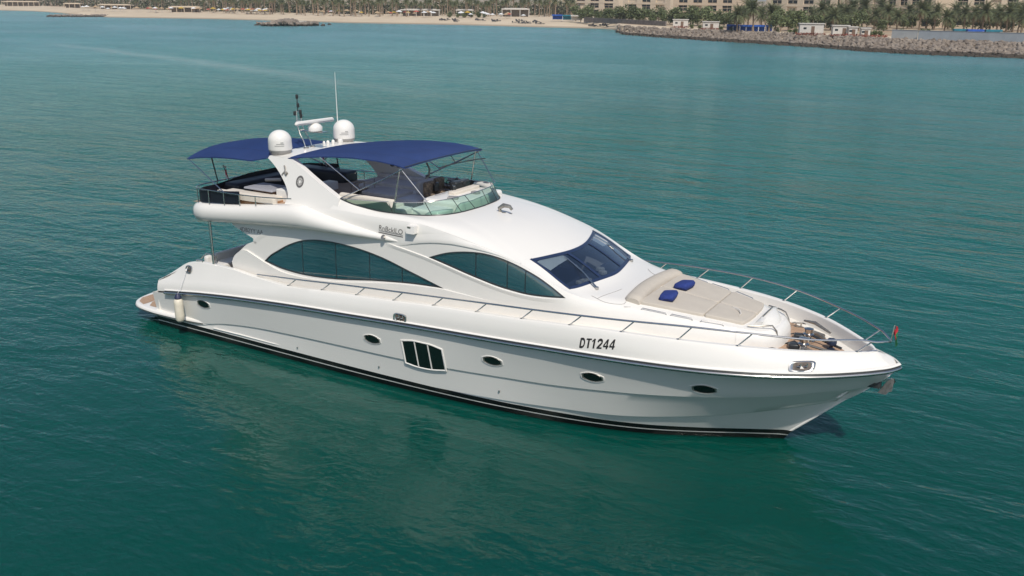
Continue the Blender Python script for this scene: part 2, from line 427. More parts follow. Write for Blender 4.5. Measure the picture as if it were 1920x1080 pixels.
zr = spl([(1.5, 1.30), (2.4, 1.42), (3.4, 1.56), (4.3, 1.68), (5.5, 1.81), (7.2, 1.96), (9, 2.09), (11, 2.20), (13, 2.31), (15, 2.40), (17, 2.485), (18.6, 2.55), (20, 2.59), (22, 2.63), (23.2, 2.65), (24.5, 2.66), (25.4, 2.665), (26.3, 2.69), (27, 2.72)])
zk = spl([(1.5, .46), (4.4, .57), (5, .70), (5.7, .80), (6.45, .88), (8.4, .99), (10.2, 1.05), (12.5, 1.10), (14.8, 1.17), (16.7, 1.26), (18.4, 1.35), (19.7, 1.45), (21.8, 1.63), (23.1, 1.76), (24.4, 1.91), (25.3, 2.02), (26.5, 2.14)])
yk = spl([(1.5, 2.9), (4.5, 2.99), (8, 3.07), (12.5, 3.12), (14.8, 3.09), (16.7, 2.99), (18.4, 2.88), (19.7, 2.76), (21.8, 2.41), (23.1, 2.04), (24.4, 1.5), (25.3, .95), (26.1, .38), (26.46, 0)])
zc = spl([(1.5, .36), (15, .38), (17, .46), (18.5, .54), (20.5, .66), (22, .84), (23.3, 1.04), (24.5, 1.27), (25.9, 1.6)])
yc = spl([(1.5, 2.94), (4, 2.95), (8, 2.98), (12.5, 2.97), (14.5, 2.93), (16.7, 2.80), (18.4, 2.62), (20, 2.38), (22, 1.80), (23.3, 1.28), (24.5, .72), (25.4, .25), (25.85, 0)])
yw = spl([(1.5, 2.88), (4, 2.90), (7, 2.92), (10, 2.93), (12.5, 2.90), (14, 2.84), (16.66, 2.64), (18, 2.46), (19.55, 2.14), (20.8, 1.75), (22.15, 1.12), (23.4, .45), (24.28, 0)])
def xs_to(xe, n=120, x0=1.55):
    out = []
    for i in range(n+1):
        t = i/n; out.append(x0+(xe-x0)*(1-(1-t)**1.35))
    return out
def hullrow(fy, fz, xe, dy=0.0, dz=0.0):
    return [(x, -max(fy(x)+(dy if fy(x) > .08 else 0), 0), fz(x)+dz) for x in xs_to(xe)]
def ky(x, s):     # topside half breadth between knuckle (s=0) and rub rail (s=1), hollow flare
    hol = .035*max(0, min(1, (x-15)/8))
    return yk(x)+(yr(x)-.03-yk(x))*s-hol*math.sin(math.pi*s)*min(1, yk(x))
def Hy(x, z):
    s = (z-zk(x))/(zr(x)-zk(x)); return ky(x, s)
hb = MB(); rows = []
rows.append([(x, 0, -1.05 if x < 18 else -1.05+.85*((x-18)/5.9)**2) for x in xs_to(23.9)])
rows.append(hullrow(lambda x: yw(x)*.93, lambda x: -.45, 24.05))
rows.append(hullrow(yw, lambda x: 0.0, 24.28))
rows.append(hullrow(lambda x: yw(x)+(yc(x)-yw(x))*min(1, .335/zc(x))*(.85 if x > 17 else .92), lambda x: min(.335, zc(x)), 24.50))
rows.append(hullrow(yc, zc, 25.80, -.05, -.02))
rows.append(hullrow(yc, zc, 25.85))
for s in (.33, .66):
    rows.append(hullrow(lambda x: yc(x)*(1-s)+(yk(x)-.05)*s if yc(x) > .05 else yk(x)*s*.5, lambda x: zc(x)*(1-s)+(zk(x)-.045)*s, 25.85+.55*s))
rows.append(hullrow(yk, zk, 26.42, -.045, -.042))
rows.append(hullrow(yk, zk, 26.46))
for s, xe in ((.25, 26.6), (.5, 26.74), (.75, 26.87)):
    rows.append([(x, -max(ky(min(x, 26.42+.42*s), s)*(1 if x < xe-.001 else 0), 0), zk(x)*(1-s)+zr(x)*s) for x in xs_to(xe)])
rows.append(hullrow(yr, zr, 27.0, -.03))
hb.loft(rows)
# transom below the platform
tr = [rw[0] for rw in rows]
hb.add(tr+[(q[0], -q[1], q[2]) for q in tr[::-1]], [tuple(range(2*len(tr)))])
full = MB(); full.join(hb); full.join(hb.mirrored())
full.build('hull', M['hull'], Y, ang=22)
# rub rail: steel strip in a dark seat, both sides in one run round the bow
rp = [(x, -yr(x), zr(x)+.015) for x in xs_to(27.0, 150, 2.35)]; rp += [(a, -b, c) for a, b, c in rp[::-1][1:]]
def offs(path, d, dz):
    out = []
    for i, q in enumerate(path):
        a = Vector(path[max(i-1, 0)]); b = Vector(path[min(i+1, len(path)-1)]); t = (b-a); t.z = 0; t.normalize()
        out.append((q[0]+t.y*d, q[1]-t.x*d, q[2]+dz))
    return out
mb = MB(); prof = [(-.02, .075), (.03, .07), (.045, .05), (.045, -.045), (.02, -.062), (-.03, -.07)]
mb.loft([offs(rp, d, dz) for d, dz in prof]); mb.build('rub_rail', M['dark'], Y, ang=50)
mb = MB(); prof = [(.045, .045), (.075, .035), (.085, .0), (.075, -.03), (.045, -.04)]
mb.loft([offs(rp, d, dz) for d, dz in prof]); mb.build('rub_rail_capping', M['steel'], Y, ang=60)
mb = MB(); prof = [(-.03, .135), (.03, .125), (.05, .105), (.04, .085), (-.03, .085)]
mb.loft([offs(rp, d, dz) for d, dz in prof]); mb.build('rub_rail_moulding', M['gel'], Y, ang=60)

# bulwark: rub rail -> crease -> gunwale -> inner face
zcr = spl([(1.9, 1.84), (3.1, 2.06), (4.4, 2.26), (6.05, 2.43), (7.9, 2.60), (8.6, 2.69), (10, 2.785), (11.5, 2.875), (13, 2.965), (14.4, 3.065), (16, 3.145), (17.5, 3.215), (19, 3.295), (20, 3.335), (21, 3.33), (23, 3.305), (25, 3.20), (26.45, 3.07)])
def top_in(x): return max(0.0, min(.16, (8.6-x)*.045))
def By(x, z):
    s = (z-zr(x)-.08)/(zcr(x)-zr(x)-.08); return yr(x)*(1-s)+(yg(x)+.012)*s+.035*math.sin(math.pi*max(0, min(1, s)))
X0 = 1.9; N = 130
def brow(xe, fy, fz):
    o = [(x, -max(fy(x), 0), fz(x)) for x in xs_to(xe, N, X0)]; return o[:-1]+[(o[-1][0], 0.0, o[-1][2])]
bw = []
bw.append(brow(26.98, lambda x: yr(x), lambda x: zr(x)+.07))
for s in (.3, .6, .85):
    bw.append(brow(26.98-.5*s, lambda x: By(x, zr(x)+.08+(zcr(x)-zr(x)-.08)*s) if x < 26.98-.5*s-.001 else 0, lambda x: zr(x)+.08+(zcr(x)-zr(x)-.08)*s))
bw.append(brow(26.45, lambda x: yg(x)+.012, zcr))
bw.append(brow(26.44, lambda x: yg(x)-top_in(x)-.005, lambda x: zg(x)-.012))
bw.append(brow(26.40, lambda x: yg(x)-top_in(x)-.03, zg))
bw.append(brow(26.36, lambda x: yg(x)-top_in(x)-.15, zg))
bw.append(brow(26.33, lambda x: yg(x)-top_in(x)-.175, lambda x: zg(x)-.03))
drop = lambda x: .20+.22*max(0, min(1, (x-19)/5))
zd = lambda x: min(zg(max(x, 7.0))-drop(x), 3.2)
bw.append(brow(26.31, lambda x: yg(x)-top_in(x)-.20, lambda x: (zd(x)-.02) if x > 6.8 else 1.8))
mb = MB(); mb.loft(bw)
en = [rw[0] for rw in bw]; mb.add(en, [tuple(range(len(en)))])
full = MB(); full.join(mb); full.join(mb.mirrored()); full.build('bulwark', M['gel'], Y, ang=24)
# transom wall and cockpit aft coaming
mb = MB()
ys = [-3.0, -2.6, -1.5, 0, 1.5, 2.6, 3.0]
mb.loft([[(1.72-.04*abs(y/3)**2+.10, y, .45) for y in ys], [(1.80, y, 1.3) for y in ys], [(1.9, y, 1.8) for y in ys], [(2.0, y, 1.86) for y in ys], [(3.1, y*.94, 2.42) for y in ys], [(3.3, y*.94, 2.45) for y in ys], [(3.45, y*.94, 2.40) for y in ys], [(3.5, y*.94, 1.7) for y in ys]])
mb.build('transom', M['gel'], Y, ang=30)
# side decks, foredeck, cockpit sole
def deckloft(x0, x1, n, yi, inset, dz=0.0):
    L = []
    for i in range(n+1):
        x = x0+(x1-x0)*i/n; a = max(yg(x)-top_in(x)-inset, 0.0); L.append([(x, -a, zd(x)+dz), (x, -min(yi, a), zd(x)+dz), (x, min(yi, a), zd(x)+dz), (x, a, zd(x)+dz)])
    return L
mb = MB(); mb.loft(deckloft(5.6, 26.3, 60, 1.0, .17)); mb.build('side_deck', M['gelmatt'], Y)
mb = MB(); mb.loft([[(3.4, y, 1.75) for y in (-2.85, 2.85)], [(7.2, y, 1.75) for y in (-2.85, 2.85)]]); mb.build('cockpit_sole', M['teak'], Y)
def plan_teak():
    S = [(23.35, -1.72), (24.2, -1.42), (25.0, -.88), (25.75, -.22), (25.85, 0)]
    return S+[(x, -y) for x, y in S[::-1][1:]]
mb = MB(); sheet(mb, plan_teak(), [], lambda x, y: (x, y, zd(x)+.012), .2); mb.build('foredeck_planking', M['teak'], Y)

# swim platform
pl = [(4.45, -2.93), (3.6, -3.04), (2.6, -3.10), (1.6, -3.09), (.8, -3.0), (.25, -2.85), (-.12, -2.55), (-.32, -2.1), (-.42, -1.2), (-.45, 0)]
pl = pl+[(x, -y) for x, y in pl[::-1][1:]]; pl = resample(curve3([(x, y, 0) for x, y in pl], 5), 80)
mb = MB(); out = []
for dz, ins in ((-.30, .55), (-.12, .06), (-.06, .0), (0, .0), (.05, .02), (.075, .06), (.08, .12)):
    out.append([(x*(1-0)+ins*.6*(1 if x < 1.2 else 0), y*(1-ins/3.2), .50+dz+.012*max(0, x)) for x, y, _ in pl])
mb.loft(out); a = out[-1]; n = len(a)
mb.loft([a, [(x, y*.5, z) for x, y, z in a]]); mb.loft([[(x, y*.5, z) for x, y, z in a[:n//2]], [(x, y*.5, z) for x, y, z in a[::-1][:n//2]]])
mb.build('swim_platform', M['gel'], Y, ang=40)
mb = MB()
for s in (-1, 1):
    for x0, x1 in ((-.12, .62), (.68, 1.62)):
        o1 = 2.62 if x0 < 0 else 2.78
        poly = [(x0, s*.06), (x0, s*(o1-.35)), (x0+.28, s*o1), (x1, s*(2.8 if x0 < 0 else 2.82)), (x1, s*.06)]
        mb.ngon([(x, y, .5925+.012*max(0, x)) for x, y in poly])
mb.build('platform_decking', M['teakx'], Y, smooth=False, split=True)
mb = MB(); e = [(x, y, .46+.012*max(0, x)) for x, y, _ in pl]; mb.tube(offs(e, .012, 0)[2:-2], .022, 6); mb.build('platform_bumper', M['dark'], Y)
# small styled strake behind the platform
mb = MB(); path = [(4.6, -(yc(4.6)+.02), .44), (6, -(yc(6)+.015), .46), (7.6, -(yc(7.6)+.012), .455), (8.2, -(yc(8.2)-.01), .45)]
mb.tube(path, [.02, .025, .02, .004], 6); full = MB(); full.join(mb); full.join(mb.mirrored()); full.build('spray_strake', M['gel'], Y, split=True)

# portholes
def lens(w, h, n=8):
    top = [(-w+2*w*i/n, h*(.42+.58*math.sin(math.pi*i/n)**.8)) for i in range(n+1)]
    return top[::-1]+[(x, -y) for x, y in top]
def porthole(x, z, w=.31, h=.15):
    L = lens(w, h)
    def f(k, off): return [(x+a*k, -(Hy(x+a*k, z+b*k)+off), z+b*k) for a, b in L]
    mb = MB(); mb.loft([f(1.15, -.01), f(1.12, .014), f(1.05, .020), f(.98, .010), f(.97, -.004)], closed=True)
    pane = MB(); pane.ngon(f(.98, .004))
    rim = MB(); rim.loft([f(1.0, .010), f(.95, .022), f(.86, .014), f(.84, .003)], closed=True)
    for side in (1, -1):
        a, b, c = (mb, pane, rim) if side == 1 else (mb.mirrored(), pane.mirrored(), rim.mirrored())
        o = b.build('porthole', M['port_glass'], Y, smooth=False)
        a.build('surround', M['gel'], o, ang=50); c.build('frame', M['brass'], o, ang=50)
for x, z in ((4.35, 1.34), (12.1, 1.58), (16.5, 1.76), (19.62, 1.87), (22.62, 1.99)): porthole(x, z)
# three pane hull window
def hull_window():
    xa, xb = 13.34, 14.76
    zt = spl([(xa, 1.76), (13.85, 1.84), (14.3, 1.84), (xb, 1.765)]); zb = spl([(xa, 1.05), (13.8, 1.00), (14.3, 1.02), (xb, 1.10)])
    sh = lambda x, z: x+(1.4-z)*.07
    def pt(x, z, off): return (sh(x, z), -(Hy(sh(x, z), z)+off), z)
    n = 10; X = [xa+(xb-xa)*i/n for i in range(n+1)]
    loop = [(x, zt(x)) for x in X]+[(x, zb(x)) for x in X[::-1]]
    c = (14.05, 1.42)
    def f(k, kz, off): return [pt(c[0]+(x-c[0])*k, c[1]+(z-c[1])*kz, off) for x, z in loop]
    fr = MB(); fr.loft([f(1.10, 1.14, -.01), f(1.09, 1.12, .02), f(1.05, 1.06, .030), f(1.0, 1.0, .006)], closed=True)
    pane = MB(); rowsp = [[pt(x, zt(x)*(1-t)+zb(x)*t, .008) for x in X] for t in (0, .25, .5, .75, 1)]; pane.loft(rowsp)
    bars = MB()
    for xm in (xa+.46, xa+.95):
        bars.loft([[pt(xm+d, zt(xm)*(1-t)+zb(xm)*t, o) for t in (0, .25, .5, .75, 1)] for d, o in ((-.02, .008), (-.016, .022), (.016, .022), (.02, .008))])
    for side in (1, -1):
        q = [m if side == 1 else m.mirrored() for m in (pane, fr, bars)]
        o = q[0].build('hull_window', M['port_glass'], Y); q[1].build('frame', M['gel'], o, ang=40); q[2].build('mullion', M['gel'], o, ang=40, split=True)
hull_window()
# skin fittings
mb = MB()
for x, z in ((8.7, .55), (12.2, .62), (16.6, .75)):
    y = -(yc(x)*.5+yk(x)*.5+.0); mb.lathe([(.03, 0), (.03, .02), (.012, .03)], (x, y+.02, z), 8, Matrix.Rotation(R(90), 3, 'X'))
mb.build('skin_fitting', M['steel'], Y, split=True)

# fairleads in the bulwark
def fairlead(x, z, fy, w=.22, h=.115, stad=True, nb=1):
    ob = MB(); n = 28
    def lp(k, off):
        out = []
        for i in range(n):
            a = 2*math.pi*i/n; e = .55 if stad else .8
            cx = math.copysign(abs(math.cos(a))**e, math.cos(a))*w*k; cz = math.copysign(abs(math.sin(a))**e, math.sin(a))*h*k
            out.append((x+cx, -(fy(x+cx, z+cz)+off), z+cz))
        return out
    ob.loft([lp(1.15, 0), lp(1.12, .03), (lp(.95, .035)), lp(.80, .006)], closed=True)
    back = MB(); back.ngon(lp(.86, .004))
    hn = MB()
    for k in range(nb):
        xx = x+(-.07+.14*k if nb > 1 else 0)
        hn.tube([(xx-.05, -(fy(xx, z)+.02), z-h*.85), (xx-.04, -(fy(xx, z)+.03), z), (xx+.05, -(fy(xx, z)+.03), z+.01), (xx+.05, -(fy(xx, z)+.02), z+h*.85)], .018, 6)
    for side in (1, -1):
        q = [m if side == 1 else m.mirrored() for m in (ob, back, hn)]
        o = q[0].build('fairlead', M['steel'], Y, ang=50); q[1].build('recess', M['recess'], o, smooth=False); q[2].build('horn', M['steel'], o)
fairlead(13.33, 2.56, By, .22, .12, nb=2)
fairlead(24.93, 2.93, By, .25, .11, nb=2)
def Uy(x, z): s = max(0, min(1, (z-zcr(x))/(zg(x)-zcr(x)))); return yg(x)+.012-s*(top_in(x)+.017)
fairlead(3.55, 2.47, Uy, .17, .12, stad=False)
# registration on the bow
def fm(u, v, d): return (u, -(By(u, v)+d), v)
def stroke(mb, path, wd, f):
    P = np.array(path, float); t = np.gradient(P, axis=0); t /= np.linalg.norm(t, axis=1)[:, None]; nn = np.stack([-t[:, 1], t[:, 0]], 1)*wd/2
    mb.loft([[f(*q) for q in P+nn], [f(*q) for q in P-nn]])
def block_letters(txt, u0, u1, v0, v1, fmap, taper, slant):
    mb = MB(); n = len(txt); cw = (u1-u0)/(n-.15*txt.count('1'))*1.0; x = u0; B = .21
    for ch in txt:
        wch = cw*(.87 if ch != '1' else .60)
        def f(a, b, x=x, wch=wch):
            u = x+a*wch+slant*b*(v1-v0); return fmap(u, v0+b*(v1-v0)+taper*(u-u0)/(u1-u0), .007)
        h = B/2
        arc = lambda cx, cy, rx, ry, a0, a1, k=9: [(cx+rx*math.cos(R(a)), cy+ry*math.sin(R(a))) for a in np.linspace(a0, a1, k)]
        S = lambda pts, wd: stroke(mb, densify_open(pts, .08), wd, f)
        if ch == 'D': S([(.14, 0), (.14, 1)], .29); S([(.1, .93), (.35, .93)]+arc(.45, .5, .43, .43, 88, -88)+[(.35, .07), (.1, .07)], .22)
        elif ch == 'T': S([(0, .92), (1, .92)], .16); S([(.5, 0), (.5, .9)], .31)
        elif ch == '1': S([(.6, 0), (.6, 1)], .46); S([(.0, .72), (.5, .90)], .17)
        elif ch == '2': S([(.1, .68)]+arc(.5, .70, .38, .22, 170, -20)+[(.72, .50), (.35, .24), (.14, .08)], .25); S([(.02, .08), (.98, .08)], .16)
        elif ch == '4': S([(.72, 0), (.72, 1)], .29); S([(.66, .94), (.10, .34)], .20); S([(.02, .28), (1, .28)], .16)
        x += cw*(1 if ch != '1' else .85)
    return mb
def densify_open(l, step):
    o = []
    for a, b in zip(l[:-1], l[1:]):
        k = max(1, int(math.dist(a, b)/step)); o += [(a[0]+(b[0]-a[0])*i/k, a[1]+(b[1]-a[1])*i/k) for i in range(k)]
    return o+[l[-1]]
block_letters('DT1244', 19.35, 20.36, 2.80, 3.07, fm, .115, .10).build('registration_number', M['letter'], Y, smooth=False, weld=False)

# ------------------------------------------------------------------ deckhouse
RZ = spl([(5, 4.9), (7.7, 5.13), (9, 5.3), (10.5, 5.38), (11.7, 5.35), (13, 5.35), (13.64, 5.33), (14.5, 5.21), (15, 5.12), (15.5, 5.02), (16, 4.91), (16.5, 4.78), (17, 4.62), (17.5, 4.42), (18, 4.19), (18.5, 3.98), (19, 3.84), (19.6, 3.76), (20.3, 3.7), (21.2, 3.62), (22, 3.55), (23, 3.45), (23.6, 3.39), (23.9, 3.36)])
EY = spl([(5, 2.5), (12, 2.5), (14, 2.5), (16, 2.49), (16.5, 2.47), (17, 2.44), (17.5, 2.41), (18, 2.37), (18.5, 2.32), (19, 2.2), (19.6, 2.02), (20.3, 1.84), (21.2, 1.68), (22, 1.5), (23, 1.2), (23.6, .95)])
AO = spl([(5, .07), (12, .07), (16, .07), (18, .10), (19, .14), (20, .18), (24, .20)])
def D(x, z):
    d = max(RZ(x)-z, 0); return EY(x)+AO(x)*(1-math.exp(-d/.14))+.015*d
def wall(off=0.0): return lambda x, z: (x, -(D(x, z)+off), z)
WIN1 = [(7.03, 3.23), (7.32, 3.48), (7.66, 3.68), (8.11, 3.93), (8.62, 4.14), (9.0, 4.24), (9.4, 4.30), (9.93, 4.33), (10.49, 4.32), (11.15, 4.27), (11.79, 4.18), (12.41, 4.05), (13.02, 3.88), (13.73, 3.69), (14.45, 3.49), (13.92, 3.47), (13.3, 3.44), (12.6, 3.38), (11.75, 3.29), (11.1, 3.2), (10.43, 3.11), (9.75, 3.05), (9.05, 3.015), (8.46, 3.02), (7.86, 3.065), (7.42, 3.14)]
WIN2 = [(13.91, 4.38), (14.27, 4.52), (14.61, 4.63), (14.99, 4.71), (15.36, 4.76), (15.73, 4.78), (16.08, 4.76), (16.51, 4.69), (16.94, 4.57), (17.28, 4.45), (17.62, 4.31), (18.04, 4.09), (18.48, 3.83), (17.91, 3.78), (17.33, 3.76), (16.81, 3.80), (16.28, 3.87), (15.74, 3.98), (15.18, 4.1), (14.57, 4.24)]
def wl(L, n=4):
    a, b = L[:15] if L is WIN1 else L[:13], L[14:]+L[:1] if L is WIN1 else L[12:]+L[:1]
    return curve3(a, n)[:-1]+curve3(b, n)[:-1]
W1, W2 = wl(WIN1), wl(WIN2)
AFT = [(5.6, 4.30), (6.12, 4.10), (6.62, 3.9), (6.24, 3.7), (5.88, 3.42), (5.63, 3.23), (5.5, 3.0), (5.43, 2.5)]
out = curve3(AFT, 3)+[(x, zd(x)-.03) for x in np.linspace(6, 23.3, 60)]+[(x, RZ(x)) for x in np.linspace(23.3, 5.6, 90)]
mb = MB(); L = sheet(mb, out, [W1, W2], wall(), .11)
for l in L[1:]: mb.loft([[wall(0)(*q) for q in l], [wall(-.035)(*q) for q in l]], closed=True)
l = [q for q in L[0] if q[0] < 6.8 and q[1] < 4.32]
full = MB(); full.join(mb); full.join(mb.mirrored()); full.build('deckhouse_side', M['gel'], Y, ang=30, split=True)
# aft saloon bulkhead and interior dark lining behind the glass
mb = MB(); mb.box((7.3, 0, 3.3), (.06, 4.9, 3.2)); mb.build('saloon_bulkhead', M['gelmatt'], Y)
mb = MB(); mb.box((7.26, 0, 3.0), (.03, 2.6, 2.2)); mb.build('saloon_door', M['glass'], Y)
def side_window(W, mull):
    p_ = MB(); sheet(p_, W, [], wall(-.028), .12)
    g_ = MB(); g_.loft([[wall(o)(*q) for q in shrink(W, k)] for k, o in ((0, .003), (.012, .008), (.032, .006), (.036, -.026))], closed=True)
    m_ = MB()
    for x, za, zb in mull: m_.loft([[wall(-.022)(x+d, za*(1-t)+zb*t) for t in (0, .25, .5, .75, 1)] for d in (-.014, .014)])
    for q, n_ in ((0, 0), (1, 1)):
        a, b, c = (p_, g_, m_) if q == 0 else (p_.mirrored(), g_.mirrored(), m_.mirrored())
        o = a.build('saloon_window' if W is W1 else 'wheelhouse_window', M['glass'], Y, ang=60)
        b.build('gasket', M['dark'], o, ang=50); c.build('mullion', M['dark'], o, split=True)
def shrink(W, d):
    P = np.array(W); n = len(P); a = P-np.roll(P, 1, 0); b = np.roll(P, -1, 0)-P
    na = np.stack([a[:, 1], -a[:, 0]], 1)/np.linalg.norm(a, axis=1)[:, None]; nb = np.stack([b[:, 1], -b[:, 0]], 1)/np.linalg.norm(b, axis=1)[:, None]
    m = na+nb; m /= np.maximum(np.linalg.norm(m, axis=1), .5)[:, None]
    return [tuple(q) for q in P+m*d]
side_window(W1, [(8.77, 4.17, 3.02), (10.21, 4.32, 3.10), (11.6, 4.21, 3.28), (12.88, 3.91, 3.42)])
side_window(W2, [(15.58, 4.77, 4.02), (16.63, 4.65, 3.83), (17.21, 4.46, 3.77)])
# raised lower panel whose upper edge sweeps under the aft window, standing 5 cm proud
low = curve3([(5.50, 2.98), (5.56, 3.1), (5.68, 3.26), (5.93, 3.43), (6.10, 3.49), (6.25, 3.49)], 3)[:-1]+curve3([(6.25, 3.49), (6.57, 3.38), (7.03, 3.21), (7.44, 3.08), (7.9, 2.975), (8.5, 2.935), (9.09, 2.94), (9.79, 2.98), (10.7, 3.08), (11.79, 3.24), (12.85, 3.37), (13.86, 3.44), (14.52, 3.47)], 3)
low += [(x, 3.46-.05*(x-14.5)) for x in (15.5, 16.5)]+[(16.5, zd(16)-.02)]+[(x, zd(x)-.02) for x in np.linspace(16, 5.6, 40)]
mb = plate(low, lambda x, z: (x, -(D(x, z)+.055*max(0, min(1, (16.5-x)/3))), z), wall(-.01), .14)
full = MB(); full.join(mb); full.join(mb.mirrored()); full.build('lower_fairing', M['gel'], Y, ang=30, split=True)
# bright sweeping edge from the overhang down to the foot of the wheelhouse window
be = curve3([(12.3, 4.60), (12.67, 4.535), (13.04, 4.485), (13.44, 4.42), (13.87, 4.345), (14.42, 4.225), (15.18, 4.05), (15.74, 3.93), (16.28, 3.82), (16.81, 3.745), (17.33, 3.71), (17.91, 3.725), (18.4, 3.79)], 4)
def edge_strip(line, w, h, lo):
    a = shrinkline(line, 0); n = len(line); mb = MB()
    tap = [min(1, min(i, n-1-i)/4) for i in range(n)]
    mb.loft([[wall(o*t)(*q) for q, t in zip(shrinkline(line, d), tap)] for d, o in ((w, .0), (w*.6, h), (-w*.2, h), (-lo, .0))]); return mb
def shrinkline(P, d):
    P = np.array(P); t = np.gradient(P, axis=0); t /= np.linalg.norm(t, axis=1)[:, None]
    return [tuple(q) for q in P+np.stack([-t[:, 1], t[:, 0]], 1)*d]
mb = edge_strip(be, .03, .028, .10); full = MB(); full.join(mb); full.join(mb.mirrored()); full.build('styling_edge', M['gel'], Y, ang=28, split=True)
# eyebrow: the upper side stands proud above this curve
eb = curve3([(12.74, 4.55), (13.04, 4.63), (13.44, 4.74), (14.03, 4.845), (14.61, 4.895), (14.99, 4.90), (15.72, 4.86), (16.33, 4.775), (16.85, 4.64)], 4)
def eyeb(line):
    n = len(line); mb = MB(); tap = [min(1, min(i, n-1-i)/8) for i in range(n)]
    mb.loft([[wall(o*t)(q[0], min(q[1], RZ(q[0])-.03)) for q, t in zip(shrinkline(line, d*s), tap)] for d, o, s in ((.26, .0, 1), (.12, .028, 1), (.03, .036, 1), (0, .03, 1), (-.012, -.004, 1))]); return mb
mb = eyeb(eb); full = MB(); full.join(mb); full.join(mb.mirrored()); full.build('brow_moulding', M['gel'], Y, ang=40, split=True)
# window surround arc at the aft window
sa = curve3([(6.55, 3.88), (6.91, 4.11), (7.22, 4.28), (7.59, 4.40), (8.3, 4.48), (9.2, 4.50)], 4)
mb = edge_strip(sa, .02, .02, .14); full = MB(); full.join(mb); full.join(mb.mirrored()); full.build('pillar_moulding', M['gel'], Y, ang=28, split=True)

# overhang: flybridge deck with the fat rounded edge that tapers into the side
zt_ = spl([(3.5, 4.92), (4.26, 4.97), (5.6, 5.06), (7, 5.2), (8.2, 5.33), (8.8, 5.36), (9.3, 5.27), (9.9, 5.165), (11.1, 4.98), (12.16, 4.84), (12.95, 4.71)])
zb_ = spl([(3.5, 4.22), (4, 4.25), (6, 4.41), (8.26, 4.57), (9.72, 4.625), (11.4, 4.65), (12.95, 4.66)])
ow = spl([(3.5, 2.95), (9, 2.95), (10.5, 2.90), (12, 2.70), (12.95, 2.555)])
half = [(12.95, -2.56)]+[(x, -ow(x)) for x in np.linspace(12.8, 4.5, 46)]+[(4.1, -2.90), (3.82, -2.72), (3.67, -2.4), (3.62, -1.9), (3.6, -1.0), (3.6, 0)]
path = half+[(x, -y) for x, y in half[::-1][1:]]
rows = []
for i, (x, y) in enumerate(path):
    a = Vector(path[max(i-1, 0)]); b = Vector(path[min(i+1, len(path)-1)]); t = (b-a).normalized(); nn = Vector((-t.y, t.x))
    if nn.dot(Vector((x-7, y))) < 0: nn = -nn
    zt, zb = zt_(x), zb_(x); h = (zt-zb)/2; zm = (zt+zb)/2
    wd = min(.42, max(.02, abs(y)-2.52 if x > 4.5 else .42)); fine = max(0, min(1, (x-8.6)/1.5))
    row = []
    for k in range(15):
        a_ = R(90-180*k/14); e = .75
        cx = abs(math.cos(a_))**e; sz = math.copysign(abs(math.sin(a_))**(e+.15), a_)
        row.append((x+nn.x*(cx-1)*wd, y+nn.y*(cx-1)*wd, zm+h*sz))
    # inner shelf on top
    row.insert(0, (x-nn.x*(wd+.06), y-nn.y*(wd+.06), zt-.015 if fine < .5 else zt+.05)); row.append((x-nn.x*(wd+.1), y-nn.y*(wd+.1), zb+.01))
    rows.append(row)
mb = MB(); mb.loft(rows); mb.build('flybridge_overhang', M['gel'], Y, ang=50)
mb = MB(); g = [(x, zt_(x)-.02) for x in np.linspace(3.75, 8.8, 16)]
mb.loft([[(x, y, z-.0) for y in (-2.62, 2.62)] for x, z in g]); mb.build('flybridge_aft_deck', M['teak'], Y)
mb = MB(); mb.loft([[(x, y, zb_(x)+.015) for y in (-2.55, 2.55)] for x in np.linspace(4.0, 8.8, 10)]); mb.build('overhang_soffit', M['liner'], Y)
mb = MB(); mb.loft([[(x, y, 4.93) for y in (-2.3, 2.3)] for x in np.linspace(8.0, 13.7, 8)]); mb.build('flybridge_sole', M['solet'], Y)
mb = MB()
for x, y in ((4.75, -2.81), (4.75, 2.81)): mb.tube([(x, y, 2.78), (x-.02, y, 4.34)], .045, 10)
mb.build('overhang_post', M['steel'], Y, split=True)
# lettering on the side
lettering('bracket_lettering', '4DB2YY\u00b4AA', 5.95, 7.05, 4.13, 4.28, lambda u, v, d: wall(d)(u, v), M['greyletter'], Y, bold=.0, taper=.02)
lettering('nameplate', '\u0413\u0131\u0431ckll.O' if False else 'RnBcklLO', 12.03, 12.95, 4.97, 5.13, lambda u, v, d: wall(d)(u, v), M['greyletter'], Y, bold=.004, shear=.1, taper=-.03)
mb = MB()
for a, b, z0, z1, dz in ((12.03, 12.95, 4.945, 4.96, -.03), (12.02, 12.96, 4.885, 4.915, -.03)):
    mb.loft([[wall(.006)(a+(b-a)*t, z+dz*t) for t in np.linspace(0, 1, 6)] for z in (z0, z1)])
mb.build('nameplate_underline', M['greyletter'], Y, split=True)

# ------------------------------------------------------------------ roof between flybridge screen and windscreen, windscreen zone, trunk
Z0 = spl([(13, 5.56), (14.2, 5.47), (14.7, 5.34), (15.14, 5.24), (15.65, 5.14), (16.15, 5.03), (16.65, 4.92), (17.1, 4.79), (17.63, 4.64), (18.13, 4.42), (18.6, 4.16), (18.9, 4.0), (19.2, 3.91), (19.6, 3.86), (20, 3.82), (20.6, 3.76), (21.5, 3.66), (23.2, 3.47), (24.1, 3.34)])
cr = spl([(13, .106), (19, .106), (20.2, .05), (21, .03), (24, .03)])
def RT(x, y):
    z = Z0(x+cr(x)*y*y); e = EY(x)
    if x > 17: t = max(0, min(1, (e-abs(y))/.36)); z = RZ(x)+(z-RZ(x))*t*(2-t)
    return z
GB = curve3([(10.30, -2.31, 5.70), (10.65, -2.31, 5.61), (11, -2.30, 5.55), (11.8, -2.25, 5.46), (12.7, -2.13, 5.45), (13.4, -1.93, 5.46), (13.85, -1.58, 5.475), (14.1, -1.0, 5.485), (14.2, 0, 5.49)], 8)
